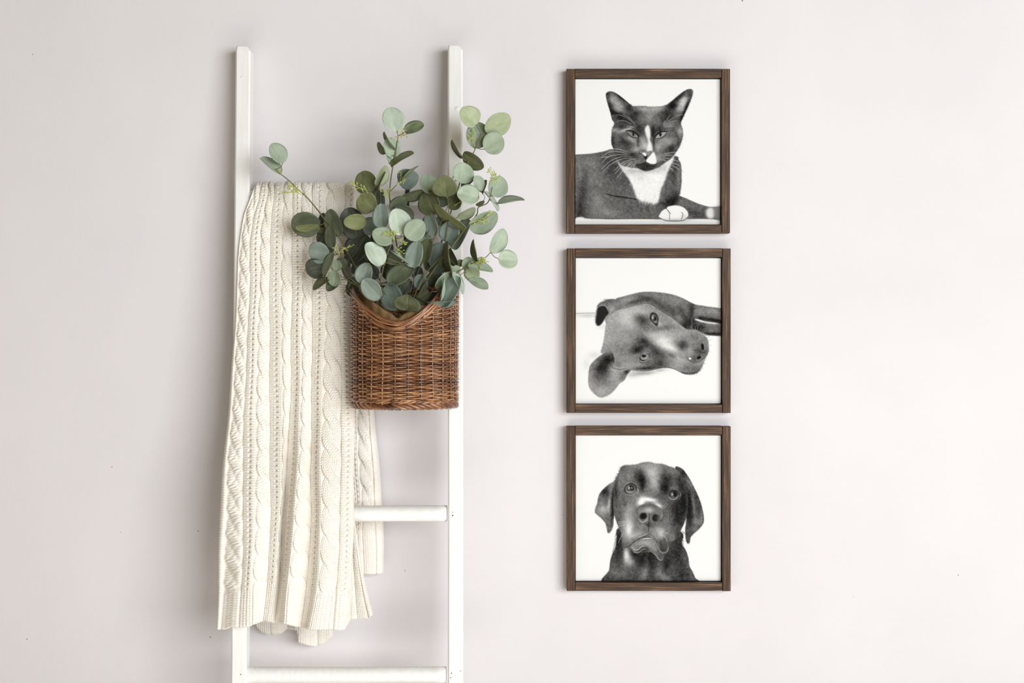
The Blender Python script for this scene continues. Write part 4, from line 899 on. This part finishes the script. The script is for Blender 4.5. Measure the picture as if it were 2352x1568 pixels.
# ---------------------------------------------------------------- hook over the top rung that carries the basket
xh = P(937, 440, .07).x; path = []
for a in np.linspace(-40, 180, 14): path.append((HT - (RUNG_R+.0022)*math.cos(math.radians(a)) , ZT + (RUNG_R+.0022)*math.sin(math.radians(a))))
h1, z1 = path[-1]; path += [(h1, z1-.03), (BH-.012, z1-.08), (BH-.005, CAM_Z+.150), (BH-.0045, CAM_Z+.128), (BH+.001, CAM_Z+.1235), (BH+.0075, CAM_Z+.124), (BH+.0095, CAM_Z+.112)]
g = Geo(); rings = []
for i, (h, z) in enumerate(path):
    a = path[max(i-1, 0)]; b = path[min(i+1, len(path)-1)]; t = Vector((0, -(b[0]-a[0]), b[1]-a[1])).normalized(); nrm = Vector((0, -t.z, t.y)); c = Vector((xh, -h, z)); w = .0044
    rings.append([c + Vector((-w, 0, 0)) - nrm*.0011, c + Vector((w, 0, 0)) - nrm*.0011, c + Vector((w, 0, 0)) + nrm*.0011, c + Vector((-w, 0, 0)) + nrm*.0011])
g.loft(rings); o = obj('hook', g.mesh('hook', False), M['black']); o['label'] = 'flat black hook bent over the top rung behind the eucalyptus'; o['category'] = 'hook'
# ---------------------------------------------------------------- eucalyptus branches
def leaf_mesh(k):
    rnd = random.Random(100+k); n, m = 15, 11
    e = rnd.uniform(.42, .50); skew = rnd.uniform(.84, 1.0); point = rnd.uniform(.0, .05); asym = rnd.uniform(-.05, .05); wav = rnd.uniform(0, 6)
    front = np.zeros((n, m, 3)); uv = np.zeros((n, m, 2))
    for i in range(n):
        t = .5-.5*math.cos(math.pi*i/(n-1))
        w = .5*math.sin(math.pi*t**skew)**e * (1 if 0 < i < n-1 else 0) + (.006 if i in (0, n-1) else 0)
        y = t*(1+point) - point*.5*math.sin(math.pi*t)
        for j in range(m):
            u = -1 + 2*j/(m-1); q = abs(u)
            z = .16*u*u*w*1.4 - .10*(t-.35)**2 + .018*math.sin(6*t+wav+2.2*u) - .02*math.exp(-(u/.12)**2)
            front[i, j] = (u*w + asym*math.sin(math.pi*t)*.5, y, z); uv[i, j] = (u, t)
    back = front.copy(); back[..., 2] -= .012
    V = np.concatenate([front.reshape(-1, 3), back.reshape(-1, 3)]); UV = np.concatenate([uv.reshape(-1, 2)]*2); F = []
    N = n*m; I = lambda i, j: i*m+j
    for i in range(n-1):
        for j in range(m-1):
            q = (I(i, j), I(i, j+1), I(i+1, j+1), I(i+1, j)); F.append(q); F.append(tuple(N+a for a in reversed(q)))
    rim = [I(0, j) for j in range(m)] + [I(i, m-1) for i in range(1, n)] + [I(n-1, j) for j in range(m-2, -1, -1)] + [I(i, 0) for i in range(n-2, 0, -1)]
    for a, b in zip(rim, rim[1:]+rim[:1]): F.append((a, a+N, b+N, b))
    me = bpy.data.meshes.new('leaf'); me.from_pydata([tuple(v) for v in V], [], F); uv_from(me, UV)
    me.polygons.foreach_set('use_smooth', [True]*len(me.polygons)); me.materials.append(M['leaf']); return me
LEAF = [leaf_mesh(k) for k in range(8)]
TONE = dict(P=(194, 206, 192), M=(172, 186, 166), S=(152, 166, 144), L=(166, 175, 142), O=(122, 128, 82), o=(94, 100, 62), B=(142, 157, 150), b=(110, 126, 120), D=(92, 101, 78), K=(64, 71, 58), s=(122, 134, 110), g=(114, 126, 92), q=(76, 82, 52))  # leaf greens by kind; the darkest and lower-left ones have shade painted in
SUN = Vector((.74, -.60, .28)).normalized()
K3, K4, K5, K2, K6 = (580, 320, 4.9), (780, 370, 4.9), (950, 370, 4.9), (860, 90, 3.92), (780, 640, 4.9)
K1 = (0, 0, 1)
def depth(layer): return .128 + .019*layer
lrng = random.Random(4)
def branch(label, stems, leaves, buds, root_px):
    h0 = depth(3); root = thing('eucalyptus_branch', P(root_px[0], root_px[1], h0), label, 'plant', 'eucalyptus branches in the basket')
    g = Geo(); line = []
    for kk, pts, rad in stems:
        p = catmull([P(kk[0]+x/kk[2], kk[1]+y/kk[2], depth(l)) for x, y, l in pts], 7)
        r = [rad*(1-.55*i/(len(p)-1)) for i in range(len(p))]; g.tube(p, [q*.78 for q in r], 7); line += p
    petioles = Geo(); jobs = []
    for kk, bx, by, tx, ty, w, tone, layer in leaves:
        s = kk[2]; h = depth(layer); base = P(kk[0]+bx/s, kk[1]+by/s, h); tip = P(kk[0]+tx/s, kk[1]+ty/s, h); scale = (CAM_DIST-h)/CAM_DIST/1000/s
        d = tip-base; La = d.length*1.05; wa = w*scale*1.07; d.normalize()
        xh = Vector((d.z, 0, -d.x)); toward = Vector((0, -1, 0))
        if xh.cross(d).dot(toward) < 0: xh = -xh
        nrm = xh.cross(d)
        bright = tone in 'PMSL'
        def make(pitch, roll):
            y = d*math.cos(pitch) + nrm*math.sin(pitch); x = xh.copy(); n = x.cross(y)
            x2 = x*math.cos(roll) + n*math.sin(roll); return x2, y, x2.cross(y)
        L, W = La, wa; pitch = roll = 0.
        if wa > La*1.12: L = wa*.98; pitch = math.acos(min(1, La/L))
        elif wa < La*.80:
            W = La*.86; roll = math.acos(min(1, wa/W))
        if pitch == 0 and roll == 0: pitch = lrng.uniform(.1, .3); L = La/math.cos(pitch); roll = lrng.uniform(.15, .38); W = wa/math.cos(roll)
        best = None
        for sp in (1, -1):
            for sr in (1, -1):
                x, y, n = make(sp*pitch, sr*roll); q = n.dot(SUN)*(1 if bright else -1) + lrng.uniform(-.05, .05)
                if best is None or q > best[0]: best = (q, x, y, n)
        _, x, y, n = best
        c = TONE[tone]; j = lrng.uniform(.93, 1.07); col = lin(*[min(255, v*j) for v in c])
        jobs.append((base, x, y, n, W, L, col))
        near = min(line, key=lambda p: (p-base).length)
        if (near-base).length < .075:
            mid = near.lerp(base, .55) - y*(.08*(near-base).length) + Vector((0, 0, -.0015))
            g.tube(catmull([near, mid, base + y*L*.02], 5), .0008, 5)
    st = child(root, 'stem', g.mesh('stem'), M['stem'])
    R0 = world_loc(root)
    for base, x, y, n, W, L, col in jobs:
        o = bpy.data.objects.new('leaf', LEAF[lrng.randrange(8)]); COL.objects.link(o); o.parent = root
        mt = Matrix((x, y, n)).transposed().to_4x4() @ Matrix.Diagonal((W, L, (W+L)/2, 1)); mt.translation = base - R0
        o.matrix_local = mt; o.color = col
    for kk, pts, layer, n in buds:
        s = kk[2]; p = catmull([P(kk[0]+x/s, kk[1]+y/s, depth(layer)) for x, y in pts], 6); gb = Geo(); gb.tube(p, [.0008]*len(p), 5)
        for i in range(n):
            t = .25 + .75*(i+.5)/n; q = p[min(len(p)-1, int(t*(len(p)-1)))]; a = (p[-1]-p[0]).normalized()
            side = (a*.5 + Vector((lrng.uniform(-1, 1), lrng.uniform(-1, .4), lrng.uniform(-1, 1)))).normalized(); e = q + side*lrng.uniform(.003, .0075)
            gb.tube([q, e], .00045, 4); gb.ball(e + side*.0014, side, .00125, .0026, 6, 4)
        child(root, 'bud_cluster', gb.mesh('bud_cluster'), M['bud'])
    return root

branch('longest eucalyptus sprig reaching upper left across the knitted throw, two leaves at its tip',
    [(K3, [(1500,1960,3),(1200,1500,3),(960,1080,3),(810,900,2.5),(760,830,2.3),(680,730,2.2),(600,640,2.1),(520,570,2),(400,455,2),(300,375,2),(262,330,2)], .0024)],
    [(K3,345,268,236,58,172,'M',2.2),(K3,318,388,104,206,106,'M',2.1),(K3,762,962,450,946,266,'D',2.6),(K3,752,968,500,1000,76,'O',3.0),(K3,808,1010,790,840,112,'K',1.8),(K3,820,1022,698,1010,64,'o',2.0),(K3,985,1085,862,815,205,'D',3.0),(K3,835,1020,745,1150,112,'K',1.7)],
    [(K3,[(590,636),(500,600),(420,595),(335,595)],2.2,14),(K3,[(520,570),(460,530),(385,545)],2.2,10),(K3,[(560,600),(490,560),(440,520)],2.1,6),(K3,[(330,395),(290,360),(258,328)],2.1,4)], (885, 720))
branch('low eucalyptus branch spreading left over the throw, with a pale half-turned leaf',
    [(K3, [(1560,1980,3),(1300,1720,3.5),(1100,1560,4),(1000,1400,4),(960,1290,4)], .0022),(K3, [(1300,1720,3.5),(1080,1590,4),(940,1500,4.2),(880,1440,4.2)], .0014),(K3, [(1100,1560,4),(900,1600,4),(820,1630,4)], .0012)],
    [(K3,900,1220,872,985,148,'D',4.6),(K3,862,1290,640,1240,226,'B',4.4),(K3,888,1290,782,1132,170,'D',3.8),(K3,822,1445,604,1450,214,'K',3.6),(K3,812,1548,902,1284,116,'s',5.2),(K3,952,1482,948,1362,112,'s',5.0),(K3,940,1476,905,1640,158,'s',5.1),(K1,757,640,721,662,20,'o',4.6),
     (K1,782,642,752,664,26,'D',4.4),(K1,800,610,772,600,26,'D',3.6),(K3,1060,1300,1105,1600,120,'K',3.4),(K1,800,660,830,640,26,'K',3.2)],
    [(K3,[(960,1340),(985,1260),(1030,1235),(1120,1200)],4.8,12),(K3,[(975,1290),(960,1240),(925,1225)],4.8,6)], (900, 728))
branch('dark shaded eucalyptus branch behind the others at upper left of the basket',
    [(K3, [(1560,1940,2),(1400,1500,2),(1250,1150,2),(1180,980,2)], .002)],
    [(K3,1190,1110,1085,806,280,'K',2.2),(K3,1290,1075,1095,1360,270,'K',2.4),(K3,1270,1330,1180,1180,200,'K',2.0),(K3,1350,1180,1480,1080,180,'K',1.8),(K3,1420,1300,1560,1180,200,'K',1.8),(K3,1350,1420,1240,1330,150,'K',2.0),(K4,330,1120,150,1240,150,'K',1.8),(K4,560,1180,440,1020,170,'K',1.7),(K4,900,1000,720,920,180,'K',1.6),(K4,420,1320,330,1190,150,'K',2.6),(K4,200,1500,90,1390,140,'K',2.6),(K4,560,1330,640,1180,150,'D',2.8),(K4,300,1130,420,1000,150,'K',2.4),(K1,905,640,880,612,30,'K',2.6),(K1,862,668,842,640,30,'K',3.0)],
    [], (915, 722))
branch('eucalyptus branch with olive leaves standing at the right end of the throw top',
    [(K4, [(560,1750,3),(560,1300,3.5),(520,900,4),(450,620,4),(400,480,4),(330,350,4)], .002),(K4, [(450,620,4),(400,420,4),(425,300,4)], .0013)],
    [(K4,352,348,232,138,238,'o',4.0),(K4,408,272,524,74,104,'L',4.4),(K4,430,330,500,130,66,'O',4.2),(K4,430,490,408,300,120,'D',3.4),(K4,500,500,480,330,70,'b',3.2),(K4,392,545,226,390,236,'O',4.6),(K4,296,662,68,694,164,'O',4.8),(K4,430,770,262,690,190,'b',3.6)],
    [(K4,[(335,352),(280,318),(200,290),(130,215)],4.6,14),(K4,[(560,440),(520,360),(470,310)],4.4,10),(K4,[(550,400),(540,340),(530,310)],4.4,5)], (905, 726))
branch('tall eucalyptus sprig rising in the middle between the ladder rails, large pale leaf on top',
    [(K2, [(330,2500,3),(210,1900,3.2),(140,1450,3),(140,1330,3),(160,1180,3),(185,1060,3),(200,960,3),(215,870,3)], .0024),(K4, [(575,335,3.2),(640,270,3.5),(715,205,3.7),(800,130,3.7)], .0013)],
    [(K2,204,832,132,622,186,'P',3),(K2,273,832,428,768,116,'g',3.2),(K2,188,1062,128,904,140,'M',2.8),(K2,97,1032,34,938,54,'o',2.8),(K2,136,1122,100,1000,26,'M',3),(K2,180,990,82,845,26,'o',3.2),(K2,148,1142,338,1020,84,'O',3.4),(K4,655,215,868,176,214,'b',3.0),(K4,690,215,866,60,36,'O',3.9)],
    [(K2,[(212,880),(235,850),(260,800)],3,6),(K2,[(214,875),(260,865),(295,850)],3,7),(K2,[(210,890),(195,890),(182,880)],3,3),(K4,[(640,270),(690,220),(690,100)],3.8,7),(K4,[(640,270),(700,230),(745,205)],3.8,6)], (910, 728))
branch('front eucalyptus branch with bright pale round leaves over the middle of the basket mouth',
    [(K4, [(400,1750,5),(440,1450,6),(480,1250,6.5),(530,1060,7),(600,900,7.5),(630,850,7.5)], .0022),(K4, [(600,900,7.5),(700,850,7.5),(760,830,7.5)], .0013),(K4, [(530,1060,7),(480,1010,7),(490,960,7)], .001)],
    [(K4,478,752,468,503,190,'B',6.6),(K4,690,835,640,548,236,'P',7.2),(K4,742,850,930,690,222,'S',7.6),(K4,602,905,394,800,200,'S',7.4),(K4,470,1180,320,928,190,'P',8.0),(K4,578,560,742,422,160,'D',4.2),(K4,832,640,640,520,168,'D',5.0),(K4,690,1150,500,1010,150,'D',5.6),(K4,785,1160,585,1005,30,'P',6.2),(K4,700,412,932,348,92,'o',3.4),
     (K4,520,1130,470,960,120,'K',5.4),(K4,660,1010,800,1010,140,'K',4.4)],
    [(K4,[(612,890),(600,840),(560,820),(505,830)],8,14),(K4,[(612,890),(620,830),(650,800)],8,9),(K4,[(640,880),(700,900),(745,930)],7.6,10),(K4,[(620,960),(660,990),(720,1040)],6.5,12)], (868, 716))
branch('topmost eucalyptus sprig leaning over the right ladder rail, four round leaves at its tip',
    [(K2, [(360,2450,3),(560,1950,3.2),(690,1550,3.4),(770,1290,3.4),(830,1130,3.4),(885,1035,3.2),(910,980,3.2),(960,855,3.2)], .0024)],
    [(K2,918,772,800,640,176,'L',3.2),(K2,1000,832,1206,706,176,'L',3.2),(K2,905,982,945,752,208,'S',2.9),(K2,990,990,1140,880,190,'S',3.5),(K2,800,1022,964,1152,116,'o',3.6),(K2,795,1072,694,918,30,'o',3.6),(K4,1350,242,1420,30,226,'M',4.4),(K4,1572,405,1338,370,214,'M',5.0),(K4,1500,200,1380,285,90,'D',3.2)],
    [(K2,[(905,970),(880,880),(890,800)],3.4,9),(K2,[(880,890),(850,890)],3.4,3),(K4,[(1330,300),(1290,230),(1262,195)],4,8)], (925, 722))
branch('olive-leaved eucalyptus branch in front of the top rung next to the right rail',
    [(K4, [(700,1760,3),(900,1200,3.6),(1060,880,4),(1120,740,4.4),(1210,520,4.4),(1220,420,4.6)], .0022),(K4, [(1120,740,4.4),(1080,620,4.4)], .0012),(K4, [(1190,910,4.4),(1220,700,4.8),(1225,650,4.8)], .0013),(K4, [(1210,520,4.4),(1300,370,4),(1340,270,4)], .0013)],
    [(K4,1036,366,978,164,196,'S',3.8),(K4,1200,402,1188,208,268,'o',4.8),(K4,1072,600,960,352,240,'o',4.3),(K4,1212,492,1085,380,130,'D',3.6),(K4,1262,545,1330,380,160,'o',3.6),(K4,1418,766,1082,506,112,'O',5.6),(K4,1330,632,1516,542,92,'L',5.0),(K4,1072,832,1000,602,156,'B',4.0),(K4,1100,720,1190,620,110,'b',3.6),(K4,1190,912,1290,700,226,'b',4.2),(K4,1282,992,1430,680,186,'B',4.4),(K4,952,690,986,610,42,'K',3.2),(K4,945,830,992,760,72,'D',3.4),(K4,900,905,1030,868,80,'S',3.2)],
    [(K4,[(1290,500),(1340,470),(1370,455)],4.4,4)], (935, 722))
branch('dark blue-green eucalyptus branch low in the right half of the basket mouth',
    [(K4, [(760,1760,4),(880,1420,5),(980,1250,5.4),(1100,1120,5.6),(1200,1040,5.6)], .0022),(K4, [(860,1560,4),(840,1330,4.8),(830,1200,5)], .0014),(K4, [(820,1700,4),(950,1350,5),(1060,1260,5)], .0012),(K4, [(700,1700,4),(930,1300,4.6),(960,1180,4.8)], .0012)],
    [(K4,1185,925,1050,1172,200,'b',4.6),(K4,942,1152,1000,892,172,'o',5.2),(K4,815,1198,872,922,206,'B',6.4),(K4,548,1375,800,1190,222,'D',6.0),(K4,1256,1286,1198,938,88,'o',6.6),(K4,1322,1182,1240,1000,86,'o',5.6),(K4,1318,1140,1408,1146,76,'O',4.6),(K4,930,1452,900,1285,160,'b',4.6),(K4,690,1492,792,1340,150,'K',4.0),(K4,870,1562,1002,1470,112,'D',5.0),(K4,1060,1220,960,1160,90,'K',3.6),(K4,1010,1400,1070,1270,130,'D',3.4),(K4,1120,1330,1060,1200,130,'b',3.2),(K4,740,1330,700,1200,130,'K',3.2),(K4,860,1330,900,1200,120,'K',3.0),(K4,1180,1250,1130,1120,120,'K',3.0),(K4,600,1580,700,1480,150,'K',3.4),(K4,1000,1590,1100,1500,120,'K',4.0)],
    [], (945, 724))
branch('blue-grey eucalyptus leaves drooping over the front of the basket rim',
    [(K4, [(700,1800,4),(620,1700,5),(520,1500,6),(430,1380,6.6),(300,1280,6.8)], .002),(K6, [(560,560,4),(700,440,5),(800,400,5.4),(1000,270,5.8),(1160,130,6)], .0018),(K4, [(1160,1640,5.8),(1200,1480,6),(1290,1290,6.2)], .0012)],
    [(K4,232,1378,325,1168,196,'B',6.8),(K4,464,1545,270,1345,204,'B',7.6),(K4,650,1664,530,1402,244,'b',6.8),(K6,752,358,772,204,300,'q',7.2),(K6,1000,312,862,226,92,'D',6.2),(K4,1085,1440,1270,1262,150,'S',6.2),(K4,1162,1640,1320,1322,206,'B',6.8),(K6,985,275,1296,266,74,'b',7.4),(K4,1132,1575,1176,1335,18,'P',7.4)],
    [], (925, 734))
branch('right-hand eucalyptus sprig beyond the ladder rail with veined leaf and long drooping tip leaves',
    [(K5, [(-20,1740,4),(60,1500,5),(250,1190,5.4),(400,1010,5.4),(500,870,5.2),(600,740,5),(710,600,4.8),(730,520,4.8),(830,470,4.8),(870,370,4.8),(885,290,4.8)], .0026),(K5, [(610,730,5),(720,680,5),(820,640,5)], .0012),(K5, [(740,500,4.8),(800,410,4.8),(745,320,4.8)], .001)],
    [(K5,748,342,712,168,122,'M',4.6),(K5,775,362,812,215,62,'D',4.2),(K5,880,385,1000,190,218,'M',4.3),(K5,945,472,1224,428,88,'S',4.8),(K5,798,338,946,536,46,'P',5.2),(K5,622,752,918,614,196,'S',4.6),(K5,700,490,790,455,40,'o',4.6)],
    [(K5,[(880,280),(885,190),(840,85)],5,12),(K5,[(885,240),(940,195),(965,190)],5,7),(K5,[(885,190),(900,150),(925,135)],5,5),(K5,[(640,690),(740,670),(820,700)],5.2,9),(K5,[(740,660),(820,620),(865,585)],5.2,12)], (938, 728))
branch('lowest eucalyptus sprig at the far right with two mint leaves at its end',
    [(K5, [(40,1780,4),(230,1430,5.6),(420,1300,6),(600,1180,6),(700,1130,5.8),(800,1090,5.6),(868,1025,5.6)], .0024),(K5, [(300,1390,5.8),(510,1290,5.8),(620,1200,5.8)], .0014)],
    [(K5,872,1030,1016,788,160,'M',5.6),(K5,955,1100,1155,1112,206,'M',5.6),(K5,712,1126,668,898,56,'o',5.8),(K5,600,1250,640,1090,170,'S',5.2),(K5,608,1168,872,1226,112,'M',6.2),(K5,600,1190,705,1336,170,'L',5.4),(K5,622,1335,830,1422,114,'S',5.6),(K5,690,1165,800,1105,110,'S',5.2),(K5,434,1242,552,1474,74,'P',6.6),(K5,434,1240,508,1190,78,'S',6.0)],
    [(K5,[(620,1180),(720,1130),(760,1080)],6.2,10),(K5,[(680,1150),(770,1130),(825,1135)],6.2,9),(K5,[(700,1140),(745,1160),(770,1165)],6.2,4)], (950, 732))
